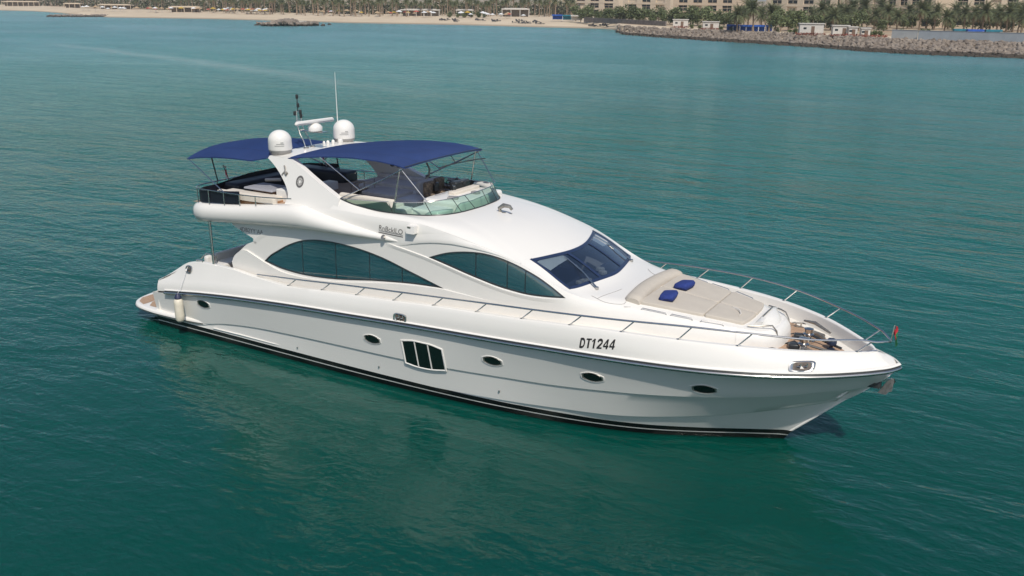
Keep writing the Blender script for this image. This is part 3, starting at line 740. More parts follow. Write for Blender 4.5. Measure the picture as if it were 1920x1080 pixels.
GT = curve3([(10.38, -2.31, 5.72), (10.9, -2.30, 5.745), (11.48, -2.25, 5.765), (12.35, -2.13, 5.80), (13.1, -1.96, 5.85), (13.55, -1.65, 5.89), (13.78, -1.05, 5.90), (13.86, 0, 5.90)], 8)
OC1 = [(x, -EY(x), RZ(x)) for x in np.linspace(10.0, 17.0, 50)]
WT = [(17.0, -2.44), (17.04, -2.06), (17.26, -1.5), (17.46, -.8), (17.54, 0)]
OC2 = [(x, y, RT(x, y)) for x, y in curve3(WT, 8)]
ci = min(range(len(GB)), key=lambda i: abs(GB[i][1]+1.5))
inn = resample(GB[:ci+1], 60)+resample(GB[ci:], 30)[1:]
otr = resample(OC1, 60)+resample(OC2, 30)[1:]
rows = []; V = 12
for v in range(V+1):
    t = v/V; rw = []
    for a, b in zip(inn, otr):
        a_ = Vector(a); b_ = Vector(b); q = a_.lerp(b_, t); d = (b_-a_).length
        q.z += .045*d*math.sin(math.pi*t)*min(1, d/1.5); rw.append(q)
    rows.append(rw)
mb = MB(); mb.loft(rows); full = MB(); full.join(mb); full.join(mb.mirrored()); full.build('wheelhouse_roof', M['gel'], Y, ang=40)
# screen top line and inner coaming
mb = MB(); a = [(x, y, z) for x, y, z in GB]
ins = [(x-.06*(1 if x > 13 else 0), y+.07 if y < -.5 else y+.07*abs(y)/.5, z) for x, y, z in GB]
mb.loft([a, ins, [(x, y, 4.9) for x, y, z in ins]]); full = MB(); full.join(mb); full.join(mb.mirrored()); full.build('flybridge_coaming', M['liner'], Y, ang=40)
# front deck of the wheelhouse: plan region with the windscreen opening
WS = curve3([(17.11, -2.06), (17.32, -1.5), (17.55, -.69), (17.62, 0), (17.55, .69), (17.32, 1.5), (17.11, 2.06)], 6)[:-1]+curve3([(17.11, 2.06), (17.55, 2.09), (18.0, 2.11), (18.44, 2.11)], 5)[:-1]+curve3([(18.44, 2.11), (18.62, 1.6), (18.82, .7), (18.9, 0), (18.82, -.7), (18.62, -1.6), (18.44, -2.11)], 6)[:-1]+curve3([(18.44, -2.11), (18.0, -2.11), (17.55, -2.09), (17.11, -2.06)], 5)[:-1]
NOSE = [(23.3, -1.09), (23.6, -.95), (23.78, -.72), (23.88, -.4), (23.91, 0)]
edge = [(x, -EY(x)) for x in np.linspace(17.0, 23.2, 50)]+curve3(NOSE, 4)
front = curve3(WT, 8)[::-1]+edge[1:]
back = [(x, -y) for x, y in front[::-1]]
poly = front[:-1]+back[:-1]
mb = MB(); L = sheet(mb, poly, [WS], lambda x, y: (x, y, RT(x, y)), .12)
mb.loft([[(x, y, RT(x, y)) for x, y in L[1]], [(x-.02, y*.99, RT(x, y)-.06) for x, y in L[1]]], closed=True)
mb.build('coachroof', M['gel'], Y, ang=35)
# nose of the trunk
mb = MB(); NP = [(23.0, -1.2), (23.3, -1.09)]+curve3(NOSE, 5)[1:]; NP = NP+[(x, -y) for x, y in NP[::-1][1:]]
rows = []
for i, (x, y) in enumerate(NP):
    a = Vector(NP[max(i-1, 0)]); b = Vector(NP[min(i+1, len(NP)-1)]); t = (b-a).normalized(); nn = Vector((t.y, -t.x))
    zt = RT(x, y); rows.append([(x+nn.x*o, y+nn.y*o, zt-d) for d, o in ((0, 0), (.02, .03), (.06, .075), (.14, .13), (.28, .18), (.62, .21))])
mb.loft(rows); mb.build('trunk_nose', M['gel'], Y, ang=40)
# windscreen
ws = empty('windscreen', (0, 0, 0)); ws.parent = Y
def rf(o): return lambda x, y: (x, y, Z0(x+cr(x)*y*y)+o)
mb = MB(); sheet(mb, WS, [], rf(-.02), .12); mb.build('pane', M['blue_glass'], ws, ang=60)
mb = MB(); W_ = [np.array(q) for q in WS]; c0 = np.array((18.0, 0))
def insetp(d): 
    return [(q[0]+d*(1 if q[0] < 17.9-.1*abs(q[1]) and abs(q[1]) < 2.03 else -1 if abs(q[1]) < 2.05 else 0), q[1]-math.copysign(min(d, abs(q[1])), q[1])*(1 if abs(q[1]) > 2.0 else 0)) for q in WS]
mb.loft([[rf(o)(*q) for q in insetp(d)] for d, o in ((-.015, .004), (0, .008), (.085, .006), (.09, -.016))], closed=True)
for s in (-1, 1):
    tb = [(17.56+1.27*t, s*(.69+.01*t)) for t in np.linspace(0, 1, 9)]
    mb.loft([[rf(.0)(x, y+d) for x, y in tb] for d in (-.06, .06)])
mb.build('frame', simple('windscreen_frame', (.02, .035, .085), .3), ws, ang=60)
for pv, tip, cl in (((18.98, -1.45), (17.75, -.93), -1), ((18.72, 1.55), (17.45, 1.75), 1)):
    mb = MB(); p0 = Vector((*pv, RT(*pv)+.04)); p1 = Vector((*tip, Z0(tip[0]+.106*tip[1]**2)+.05)); p2 = p0.lerp(p1, .72)
    mb.tube([p0, p0.lerp(p1, .4)+Vector((0, 0, .03)), p2], [.03, .022, .015], 6)
    mb.lathe([(.05, -.03), (.05, .03), (.03, .05)], tuple(p0), 10)
    d = Vector((.55, cl*.10, 0)); a = p2-d*.75; b = p2+d*.45
    mb.tube([(q.x, q.y, Z0(q.x+.106*q.y**2)+.02) for q in (a, a.lerp(b, .5), b)], .016, 6)
    mb.build('wiper', M['steel'], ws)
# what shows through the windscreen: dash, blinds, chart papers
mb = MB(); mb.loft([[(x, y, z) for y in (-2.0, -1, 0, 1, 2.0)] for x, z in ((18.75, 3.86), (18.2, 3.80), (17.7, 3.72), (17.6, 3.3))]); mb.build('dashboard', simple('dash_moulding', (.045, .055, .08), .6, vary=.3), ws)
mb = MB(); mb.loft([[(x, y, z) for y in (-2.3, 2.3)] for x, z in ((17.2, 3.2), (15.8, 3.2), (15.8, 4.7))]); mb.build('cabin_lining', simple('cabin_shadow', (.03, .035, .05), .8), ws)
mb = MB()
for y0, y1, x0, x1 in ((-1.93, -.90, 17.30, 17.74), (1.20, 1.90, 17.36, 17.86)):
    mb.loft([[rf(-.035)(x-.055*((abs(y)-1.5)), y) for y in np.linspace(y0, y1, 6)] for x in (x0, x1)])
mb.build('blind', M['paper'], ws, split=True)
mb = MB(); rnd = random.Random(4)
for cx, cy, sx, sy in ((18.25, -.95, .22, .36), (18.32, -.75, .16, .30), (18.12, .55, .24, .20), (18.35, .25, .2, .22)):
    mb.rbox((cx, cy, 3.90), (sx, sy, .10), .04, rnd.uniform(-.5, .5))
mb.build('papers', simple('chart_papers', (.42, .41, .36), .8, vary=.3, scale=9), ws, split=True)

# ------------------------------------------------------------------ flybridge screen
scr = empty('flybridge_screen', (0, 0, 0)); scr.parent = Y
def whole(P): return P+[(x, -y, z) for x, y, z in P[::-1][1:]]
gb, gt = resample(whole(GB), 150), resample(whole(GT), 150)
mb = MB(); mb.loft([[tuple(np.array(a)*(1-t)+np.array(b)*t) for a, b in zip(gb, gt)] for t in (0, .5, 1)]); mb.build('pane', M['green_glass'], scr, ang=60)
mb = MB(); mb.tube([(x, y, z+.012) for x, y, z in gb], .022, 6); mb.build('gasket', M['dark'], scr)
mb = MB(); mb.tube(gt, .014, 6); mb.build('top_rail', M['steel'], scr)
mb = MB()
for i in (28, 46, 60, 69, 80, 89, 103, 121): mb.tube([gb[i], gt[min(149, max(0, i+(-2 if i < 75 else 2)))]], .012, 5)
mb.build('screen_strut', M['dark'], scr, split=True)

# ------------------------------------------------------------------ radar arch
def legy(o): return lambda x, z: (x, -(2.505-max(0, z-5.28)*.335-o+(.0)), z)
leg = [(7.98, 5.12), (8.02, 5.30), (8.15, 5.54), (8.0, 5.83), (7.78, 6.07), (7.52, 6.31), (7.22, 6.52), (6.98, 6.66), (6.95, 6.70), (7.02, 6.74), (7.98, 6.76)]
fr_ = curve3([(7.98, 6.76), (8.93, 6.29), (9.7, 5.95), (10.31, 5.70)], 4)
leg = curve3(leg[:9], 2)[:-1]+leg[8:-1]+fr_+[(10.31, 5.36), (9.2, 5.30), (8.6, 5.24)]
mb = plate(leg, legy(0), legy(.20), .14)
full = MB(); full.join(mb); full.join(mb.mirrored()); full.build('radar_arch_leg', M['gel'], Y, ang=35, split=True)
mb = MB(); ys = np.linspace(-2.02, 2.02, 17)
def crown(y): return 6.73+.10*(1-(y/2.02)**2)
pr = [(7.98, 0), (8.0, -.06), (7.9, -.12), (7.1, -.12), (6.98, -.06), (7.0, 0), (7.5, .02), (7.98, 0)]
mb.loft([[(x, y, crown(y)+d) for y in ys] for x, d in pr]); mb.build('radar_arch_top', M['gel'], Y, ang=30)
# emblems on the arch leg
def lg(s, d): 
    f = legy(0)
    return lambda x, z: (lambda q: (q[0], s*(abs(q[1])+d), q[2]))(f(x, z))
mb = MB(); c = (8.55, 6.06)
def ring(r0, r1, d, n=28): return [[lg(-1, d)(c[0]+r*.95*math.cos(2*math.pi*k/n), c[1]+r*1.08*math.sin(2*math.pi*k/n)) for k in range(n)] for r in (r0, r1)]
mb.loft(ring(.115, .175, .008), closed=True)
for k in range(12):
    a = 2*math.pi*k/12; mb.ngon([lg(-1, .011)(c[0]+r*math.cos(a+b), c[1]+r*math.sin(a+b)*1.08) for r, b in ((.05, -.16), (.105, -.10), (.105, .10), (.05, .16))])
mb.build('emblem', M['greyletter'], Y, smooth=False)
mb = MB(); mb.tube([lg(-1, .03)(x, z) for x, z in ((7.78, 6.50), (7.84, 6.40), (7.86, 6.26), (7.93, 6.20), (7.97, 6.27), (7.92, 6.31))], .025, 6)
mb.tube([lg(-1, .03)(x, z) for x, z in ((7.82, 6.30), (7.74, 6.20))], .02, 6); mb.build('arch_cleat', M['brass'], Y)
mb = MB()
for z in (6.02, 6.02):
    pass
mb.lathe([(.09, 0), (.10, .05), (.06, .07)], (9.05, 2.02, 6.06), 14, Matrix.Rotation(R(70), 3, 'X'))
mb.tube([(9.28+.09*math.cos(a), 2.03, 6.09+.11*math.sin(a)) for a in np.linspace(-2.4, 1.4, 9)], .03, 6)
mb.build('arch_speaker', M['black'], Y)

# ------------------------------------------------------------------ satellite domes, mast, radar, whip aerial
def dome(y):
    o = empty('satellite_dome', (7.15, y, crown(y))); o.parent = Y
    mb = MB(); mb.lathe([(.30, 0), (.33, .02), (.36, .07), (.385, .12), (.39, .15)], n=28); mb.build('dome_base', M['grey'], o, ang=50)
    mb = MB(); mb.lathe([(.39, .15), (.40, .2), (.39, .44)]+[(.39*math.cos(a), .44+.36*math.sin(a)) for a in np.linspace(.1, 1.5, 9)], n=32); mb.build('radome', M['gel'], o, ang=50)
    mb = MB()
    for z, a0, a1 in ((.36, -1.1, -.45), (.30, -1.25, -.45), (.41, -.75, -.5)):
        mb.loft([[(.402*math.cos(a), .402*math.sin(a), z+d) for a in np.linspace(a0, a1, 6)] for d in (0, .018)])
    mb.build('dome_marking', M['grey'], o, smooth=False)
dome(-1.62); dome(1.62)
ma = empty('mast', (7.25, -.62, 6.8)); ma.parent = Y
mb = MB()
for dy in (0, .32):
    mb.tube([(.12, dy, 0), (.02, dy, .28), (-.12, dy*.9, .5), (-.26, dy*.7+.03, .8), (-.28, dy*.6+.05, 1.3)], .022, 7)
    mb.lathe([(.10, -.02), (.10, .07), (.07, .10)], (.13, dy, 0), 12)
mb.tube([(-.27, .0, .95), (-.27, .26, .95)], .018, 6); mb.tube([(-.28, -.03, 1.25), (-.28, .28, 1.25)], .018, 6)
mb.tube([(-.2, .1, .62), (.25, .15, .60), (.75, .2, .60)], .03, 7); mb.box((.45, .18, .615), (.75, .34, .02))
mb.build('mast_frame', M['steel'], ma)
mb = MB()
mb.tube([(-.28, .12, 1.25), (-.28, .12, 1.72)], .016, 6)
for z, y in ((1.75, .12), (1.45, .15), (1.22, .24), (1.08, .26), (1.20, -.03)): mb.lathe([(.03, -.07), (.05, -.05), (.05, .05), (.035, .08)], (-.28, y, z), 10)
mb.build('navigation_light', M['black'], ma, split=True)
mb = MB(); mb.lathe([(.10, .60), (.24, .64), (.25, .78), (.17, .86), (.08, .90)], (.42, .18, 0), 20); mb.build('radar_pedestal', M['gel'], ma, ang=50)
mb = MB(); mb.tube([(.42-.10, .18-.86, .93), (.42-.08, .18-.80, .95), (.42+.08, .18+.80, .95), (.42+.10, .18+.86, .93)], [.02, .075, .075, .02], 8); mb.build('radar_scanner', M['gel'], ma, ang=40)
mb = MB()
for y, r, z in ((1.0, .10, .0), (.62, .06, 0), (.35, .06, 0), (.15, .05, 0)): mb.lathe([(r*.7, 0), (r, .05), (r*.9, .13), (r*.4, .16)], (7.5, y, crown(y)+.01), 12)
mb.build('deck_antenna', M['gel'], Y, split=True)
mb = MB(); mb.tube([(7.05, 1.42, 6.8), (7.05, 1.42, 7.4), (7.02, 1.43, 9.25)], [.025, .02, .007], 7); mb.build('whip_antenna', M['gel'], Y)

# ------------------------------------------------------------------ canopies
def canopy(name, rows, hem, sag=0):
    """rows: for each station (x, half width, z edge, z centre)"""
    mb = MB(); top = []; n = 20
    for x, wv, ze, zc_, bow in rows:
        top.append([(x+bow*(1-t*t), wv*t, zc_+(ze-zc_)*abs(t)**2.2) for t in np.linspace(-1, 1, n+1)])
    low = [[(x, y, z-.02) for x, y, z in r_] for r_ in top]
    mb.loft(top)
    rim = [r_[0] for r_ in top]+top[-1][1:]+[r_[-1] for r_ in top[::-1][1:]]+top[0][::-1][1:-1]
    riml = [(x, y, z-hem) for x, y, z in rim]
    mb.loft([rim, riml], closed=True)
    return mb
c1 = empty('bimini', (0, 0, 0)); c1.parent = Y
r1 = [(7.85, 2.02, 6.74, 6.86, .12), (8.65, 2.09, 6.86, 6.95, .1), (9.8, 2.12, 6.98, 7.07, .08), (10.7, 2.14, 7.03, 7.13, .06), (11.7, 2.15, 7.03, 7.13, .04), (12.35, 2.15, 6.98, 7.08, .04), (12.78, 2.15, 6.91, 6.99, .06)]
canopy('c', r1, .035).build('canopy', M['canvas'], c1, ang=50)
mb = MB()
for s in (-1, 1):
    mb.tube([(12.78, s*2.13, 6.88), (10.35, s*2.28, 5.75)], .017, 6) if s > 0 else None
    mb.tube([(12.55, s*2.12, 6.85), (12.35, s*2.14, 5.82)], .022, 7)
    mb.tube([(9.35, s*2.1, 6.92), (11.0, s*2.2, 6.05)], .017, 6)
    mb.tube([(10.3, s*2.28, 5.72), (11.9, s*2.18, 6.45), (12.7, s*2.14, 6.86)], .02, 6)
    mb.tube([(12.6, s*2.12, 6.85), (13.45, s*1.92, 5.86)], .017, 6)
mb.build('canopy_pole', M['steel'], c1, split=True)
mb = MB(); t = np.linspace(-1, 1, 13)
mb.tube([(12.76+.06*(1-q*q), 2.13*q, 6.92+.06*(1-q*q)) for q in t], .022, 6)
mb.tube([(12.95+.05*(1-q*q), 2.10*q, 6.62+.10*(1-q*q)) for q in t if q > -.45], .02, 6)
mb.tube([(12.78, .3, 6.96), (12.97, .3, 6.70)], .016, 6)
mb.tube([(12.75, -1.0, 6.9), (12.82, -.95, 6.7), (12.8, -.95, 6.5), (12.7, -1.0, 6.38)], .03, 6)
mb.build('canopy_bow', M['dark'], c1, split=True)
c2 = empty('bimini', (0, 0, 0)); c2.parent = Y
r2 = [(3.22, 2.25, 6.33, 6.62, -.25), (3.9, 2.25, 6.45, 6.76, -.18), (4.7, 2.24, 6.52, 6.84, -.1), (5.5, 2.22, 6.55, 6.88, 0), (6.35, 2.2, 6.55, 6.86, .08), (6.95, 2.1, 6.68, 6.84, .05)]
canopy('c', r2, .04).build('canopy', M['canvas'], c2, ang=50)
mb = MB()
for s in (-1, 1):
    mb.tube([(3.3, s*2.25, 6.32), (5.52, s*2.75, 5.45)], .02, 6)
    mb.tube([(6.2, s*2.2, 6.52), (4.9, s*2.7, 5.46)], .018, 6) if s > 0 else None
mb.build('canopy_pole', M['steel'], c2, split=True)
mb = MB(); mb.tube([(4.05, 2.35, 5.5), (4.05, 2.25, 6.45)], .025, 6); mb.tube([(6.1, 2.45, 5.55), (6.1, 2.2, 6.55)], .025, 6); mb.tube([(3.95, -1.6, 5.5), (3.8, -1.7, 6.55)], .025, 6)
mb.build('canopy_post', M['dark'], c2, split=True)

# ------------------------------------------------------------------ flybridge aft rail, cover, seats, table
zra = spl([(3.75, 5.46), (5.5, 5.46), (7.05, 5.49), (8.65, 5.585)])
hp = [(8.6, -2.74)]+[(x, -2.80) for x in (8.2, 7.4, 6.6, 5.8, 5.0, 4.5)]+[(4.15, -2.72), (3.9, -2.5), (3.8, -2.1), (3.78, -1.2), (3.78, 0)]
rp2 = whole([(x, y, zra(x)) for x, y in hp])
mb = MB(); mb.tube(curve3(rp2, 3), .02, 7)
def fp(px): return (px, -2.80, zt_(px)-.01), (px, -2.80, zra(px))
for s in (-1, 1):
    for x in (4.15, 4.80, 5.54, 6.28, 7.03): 
        y = 2.72 if x < 4.3 else 2.8; mb.tube([(x, s*y, zt_(x)-.01), (x, s*y, zra(x))], .022, 6)
for y in (-1.5, -.5, .5, 1.5): mb.tube([(3.79, y, 4.95), (3.79, y, 5.46)], .022, 6)
mb.build('flybridge_rail', M['steel'], Y)
# dark vinyl dodger tied along the stern and port rail
mb = MB(); dp = [(6.2, -2.74), (5.5, -2.74), (5.0, -2.755), (4.5, -2.755), (4.2, -2.66), (3.96, -2.46), (3.86, -2.1), (3.84, -1.2), (3.84, 0), (3.84, 1.2), (3.9, 2.1), (4.1, 2.55), (4.5, 2.72), (5.2, 2.74), (5.8, 2.73)]
dp = curve3(dp, 4); hh = [(.42 if y < -1.6 else .42+.16*min(1, (y+1.6)/1.5)+0) for x, y in dp]
mb.loft([[(x, y, zt_(x)+.02) for x, y in dp], [(x, y, zt_(x)+.25) for x, y in dp], [(x, y, zt_(x)+h_) for (x, y), h_ in zip(dp, hh)], [(x+(.04 if x < 4.3 else 0), y-.04*np.sign(y), zt_(x)+h_+.02) for (x, y), h_ in zip(dp, hh)], [(x+(.05 if x < 4.3 else 0), y-.05*np.sign(y), zt_(x)+.03) for x, y in dp]])
mb.build('dodger', M['cover'], Y, ang=60)
# covered settee along port and stern
mb = MB()
mb.rbox((5.6, 2.25, 5.30), (2.6, .75, .5), .12); mb.rbox((4.35, .4, 5.20), (.75, 3.6, .45), .12)
mb.build('covered_settee', M['cover'], Y, split=True)
o = empty('flybridge_settee', (6.35, -2.35, 5.1)); o.parent = Y
mb = MB(); mb.rbox((0, .1, .05), (2.5, .72, .34), .05); mb.build('settee_base', M['wood'], o)
mb = MB(); mb.rbox((0, -.18, .27), (2.7, .24, .24), .09); mb.rbox((0, .12, .27), (2.45, .5, .14), .05); mb.build('cushion', M['cream'], o, split=True)
o = empty('flybridge_table', (6.45, -1.75, 5.05)); o.parent = Y
mb = MB(); mb.rbox((0, .1, .50), (1.35, .95, .06), .05); mb.build('table_top', simple('grey_table_cover', (.30, .30, .33), .7), o)
mb = MB(); mb.rbox((.1, .1, .22), (1.0, .6, .46), .03); mb.build('table_base', M['wood'], o)
mb = MB(); mb.rbox((7.55, -1.75, 5.35), (.55, .7, .62), .05); mb.rbox((7.5, .2, 5.30), (.45, .7, .5), .05); mb.build('wet_bar', M['liner'], Y, split=True)
mb = MB(); mb.tube([(7.0, -.6, 5.2), (7.0, -.6, 5.85)], .09, 10); mb.tube([(5.6, -.9, 5.6), (6.1, -.65, 5.62)], .06, 8); mb.build('cover_roll', M['greyup'], Y, split=True)

# ------------------------------------------------------------------ flybridge forward cockpit
mb = MB()
mb.rbox((11.4, -1.78, 5.25), (2.3, .65, .62), .06); mb.rbox((9.6, 1.5, 5.2), (2.6, 1.2, .5), .08); mb.rbox((10.9, .55, 5.15), (1.4, 1.1, .42), .06)
mb.build('seat_base', M['liner'], Y, split=True)
mb = MB()
mb.rbox((11.2, -2.08, 5.66), (2.2, .20, .40), .08); mb.build('seat_back', M['cream'], Y)
mb = MB(); mb.rbox((9.7, 2.0, 5.55), (2.6, .20, .30), .08); mb.rbox((10.95, 1.5, 5.58), (.22, 1.2, .42), .08); mb.rbox((9.6, 1.5, 5.5), (2.4, .95, .14), .05); mb.rbox((10.0, .45, 5.40), (1.5, 1.0, .12), .05)
mb.rbox((11.35, -1.7, 5.60), (1.7, .5, .10), .04); mb.build('cushion', M['greyup'], Y, split=True)
mb = MB(); mb.rbox((12.95, .75, 5.28), (1.5, 2.6, .72), .10); mb.rbox((13.0, -1.1, 5.22), (1.1, .9, .6), .1); mb.build('helm_console', M['gel'], Y, split=True)
mb = MB(); mb.rbox((12.35, 1.45, 5.78), (.26, .85, .26), .05); mb.build('instrument_pod', M['dark'], Y)
mb = MB(); mb.rbox((12.75, 1.1, 5.68), (.28, 1.5, .12), .04); mb.build('console_coaming', M['cream'], Y)
mb = MB(); cc = (12.02, 1.35, 5.72); m3 = Matrix.Rotation(R(60), 3, 'Y')
mb.tube([m3@Vector((.19*math.cos(a), .19*math.sin(a), 0))+Vector(cc) for a in np.linspace(0, 2*math.pi, 20, endpoint=False)], .016, 6, closed=True)
for a in (0, 2.1, 4.2): mb.tube([Vector(cc), m3@Vector((.19*math.cos(a), .19*math.sin(a), 0))+Vector(cc)], .012, 5)
mb.build('steering_wheel', M['black'], Y)
for px, py in ((11.85, 1.25), (12.0, .45)):
    o = empty('helm_seat', (px, py, 4.93)); o.parent = Y
    mb = MB(); mb.lathe([(.16, 0), (.06, .05), (.05, .4)], n=10); mb.build('pedestal', M['steel'], o)
    mb = MB(); mb.rbox((0, 0, .50), (.52, .55, .18), .07); mb.rbox((-.24, 0, .78), (.16, .52, .52), .07); mb.rbox((.0, .28, .66), (.4, .08, .1), .03); mb.rbox((0, -.28, .66), (.4, .08, .1), .03)
    mb.build('upholstery', M['brown'], o)
mb = MB(); rnd = random.Random(8)
for i in range(9):
    mb.rbox((12.2+rnd.uniform(-.35, .5), rnd.uniform(.2, 2.0), 5.74+rnd.uniform(0, .12)), (rnd.uniform(.08, .22), rnd.uniform(.1, .25), rnd.uniform(.08, .22)), .03, rnd.uniform(-1, 1))
mb.build('instrument', M['dark'], Y, split=True)
mb = MB(); mb.rbox((13.15, -.15, 5.68), (.35, .28, .08), .04, .4); mb.rbox((13.3, .95, 5.68), (.30, .2, .09), .04, -.2); mb.build('deck_light', M['grey'], Y, split=True)
mb = MB()
for p0, p1 in (((9.2, .2, 4.95), (9.2, .2, 5.75)), ((9.2, .75, 4.95), (9.2, .75, 5.75)), ((8.6, .2, 4.95), (8.6, .2, 5.6))): mb.tube([p0, p1], .02, 6)
mb.tube([(8.6, .2, 5.6), (9.2, .2, 5.75), (9.2, .75, 5.75)], .02, 6); mb.build('stair_rail', M['steel'], Y)

# ------------------------------------------------------------------ vent box, side light, horn on the roof
mb = MB(); a = [wall(.0)(x, z) for x, z in ((13.20, 5.29), (13.50, 5.29), (13.50, 5.06), (13.22, 5.06))]
f = [(x, y-.20, z-.0) for x, y, z in a]; mb.loft([a, f], closed=True); mb.add(f, [(0, 1, 2, 3)])
full = MB(); full.join(mb); full.join(mb.mirrored()); full.build('vent_box', M['gel'], Y, smooth=False, split=True)
mb = MB()
for s in (-1, 1): mb.box((13.31, s*(abs(a[0][1])+.203), 5.185), (.12, .02, .17)); mb.lathe([(.02, 0), (.07, .0), (.075, .03), (.03, .055)], (12.30, s*2.70, 4.80), 12, Matrix.Rotation(R(50*-s), 3, 'X'))  # flat plate on the box face stands in for the vent's dark opening
mb.build('side_light_vent_mouth', M['brass'], Y, split=True)
hx, hy = 15.1, 1.0; hz_ = RT(hx, hy)
hx, hy = 15.0, -.05; hz_ = RT(hx, hy)
mb = MB(); mb.rbox((hx, hy, hz_+.03), (.42, .26, .06), .02, .4); mb.lathe([(.07, 0), (.07, .14)], (hx, hy, hz_), 10)
mb.tube([(hx-.12, hy+.02, hz_+.12), (hx-.15, hy-.02, hz_+.26), (hx, hy, hz_+.36), (hx+.2, hy+.03, hz_+.34), (hx+.28, hy+.05, hz_+.24)], [.05, .06, .075, .06, .045], 8)
mb.tube([(hx-.25, hy-.1, hz_+.07), (hx+.25, hy+.1, hz_+.07)], .04, 7); mb.build('air_horn', M['brass'], Y)

# ------------------------------------------------------------------ deck rails
zrl = spl([(6.5, 2.80), (7.2, 2.84), (8.8, 2.97), (11.5, 3.18), (13.3, 3.30), (15.5, 3.44), (17.8, 3.57), (20.8, 3.72), (22.3, 3.755), (23.7, 3.72), (25, 3.62), (26.4, 3.50), (26.72, 3.42)])
def yrl(x): return max(0.0, yg(min(max(x-.33, 7.2), 26.25))-top_in(max(x-.33, 7.2))-.09) if x < 26.3 else max(0, .36*(1-((x-26.3)/.45)**2)) if x < 26.75 else 0
yrl_ = spl([(x, yrl(x)) for x in np.linspace(6.5, 25.6, 30)]+[(26.2, .62), (26.55, .34), (26.72, .05)])
port_only = 19.6
def railpath(x0, s): return [(x, s*yrl_(x), zrl(x)) for x in np.linspace(x0, 26.72, 70)]
mb = MB(); rs_, rp_ = railpath(7.0, -1), railpath(7.0, 1); mb.tube(rs_+rp_[::-1], .026, 7); mb.build('guard_rail', M['steel'], Y)
for s in (-1, 1):
    for xb in [8.5, 10, 11.45, 12.94, 14.43, 15.95, 17.46, 18.95, 20.42, 21.91, 23.36]+([24.75] if s > 0 else [])+[26.0]:
        xt = min(xb+.36, 26.66); mb = MB(); yb = max(0, yg(xb)-top_in(xb)-.08)
        mb.tube([(xb, s*yb, zg(xb)-.01), (xt, s*yrl_(xt), zrl(xt))], .020, 6)
        mb.lathe([(.045, 0), (.045, .012), (.02, .02)], (xb, s*yb, zg(xb)), 8); mb.build('stanchion', M['steel'], Y)

# ------------------------------------------------------------------ sun lounge on the trunk
sp = empty('sun_lounge', (0, 0, 0), label='beige sun lounge with raised curved headrest on the white foredeck trunk', cat='sun lounge')
def ty(x): return 1.62-(x-20.3)*.225
def cush(poly, name, t=.085, mat=M['beige']):
    mb = MB(); P = resample(poly, 90, True); c = np.mean(P, 0); P = np.array(P)
    # rounded corners
    for _ in range(1): P = .5*P+.25*np.roll(P, 1, 0)+.25*np.roll(P, -1, 0)
    rows = []
    for d, k in ((-.03, 0), (t*.7, 0), (t*.9, .012), (t*.98, .03), (t, .05)):
        v = c-P; q = P+v/np.linalg.norm(v, axis=1)[:, None]*k
        rows.append([(x, y, RT(x, y)+d) for x, y in q])
    mb.loft(rows, closed=True); top = rows[-1]; mid = [(a*.5+c[0]*.5, b*.5+c[1]*.5, RT(a*.5+c[0]*.5, b*.5+c[1]*.5)+t+.004) for a, b, _ in top]
    mb.loft([top, mid], closed=True); mb.ngon(mid)
    return mb.build(name, mat, sp, ang=60)
xm = 22.10
cush([(20.35, -ty(20.35)), (xm-.012, -ty(xm)), (xm-.012, -.012), (20.35, -.012)], 'cushion')
cush([(20.35, ty(20.35)), (xm-.012, ty(xm)), (xm-.012, .012), (20.35, .012)], 'cushion')
cush([(xm+.012, -ty(xm)), (23.12, -ty(23.1)+.02), (23.18, -.6), (23.2, -.012), (xm+.012, -.012)], 'cushion')
cush([(xm+.012, ty(xm)), (23.12, ty(23.1)-.02), (23.18, .6), (23.2, .012), (xm+.012, .012)], 'cushion')
mb = MB(); rows = []
for y in np.linspace(-1.66, 1.66, 25):
    t = y/1.66; xc = 20.20-.16*(1-t*t)-.03; k = 1 if abs(t) < .97 else .75; zb = RT(xc, y)
    pr = [(.27, -.04), (.26, .09), (.20, .14), (.08, .175), (-.06, .18), (-.18, .14), (-.25, .06), (-.28, -.04)]
    rows.append([(xc+a*k, y, zb+b*(k if b > 0 else 1)) for a, b in pr])
mb.loft(rows); mb.ngon(rows[0]); mb.ngon(rows[-1]); mb.build('headrest', M['beige'], sp, ang=50)
def pillow(x, y, rz, lab):
    mb = MB(); rows = []; n = 10
    for side in (1, -1):
        g = []
        for i in range(n+1):
            r_ = []
            for j in range(n+1):
                u, v = -1+2*i/n, -1+2*j/n; e = (1-abs(u)**8)*(1-abs(v)**8); pin = 1-.10*(abs(u)*abs(v))**3
                r_.append((u*.23*pin, v*.33*pin, side*.10*max(e, 0)**.5))
            g.append(r_)
        mb.loft(g, flip=side < 0)
    o = mb.build('pillow', M['pillow'], None, ang=70, label=lab, cat='pillow', group='blue pillows on the sun lounge')
    o.location = (x, y, RT(x, y)+.175); o.rotation_euler = (0, R(-8), rz)
pillow(20.92, -.86, R(8), 'royal blue pillow on the starboard half of the beige sun lounge, nearer the side rail')
pillow(20.93, .34, R(-6), 'royal blue pillow on the beige sun lounge, further from the registration number')
mb = MB(); zz = RT(22.9, -.3)+.10
mb.tube([(22.55, -.12, zz+.01), (22.68, -.2, zz+.02), (22.8, -.30, zz+.02), (22.9, -.50, zz+.015), (22.9, -.68, zz)], [.045, .05, .035, .02, .012], 6)
tag(mb.build('strap', M['greyup']), 'dark grey rolled strap lying on the front of the sun lounge', 'strap')
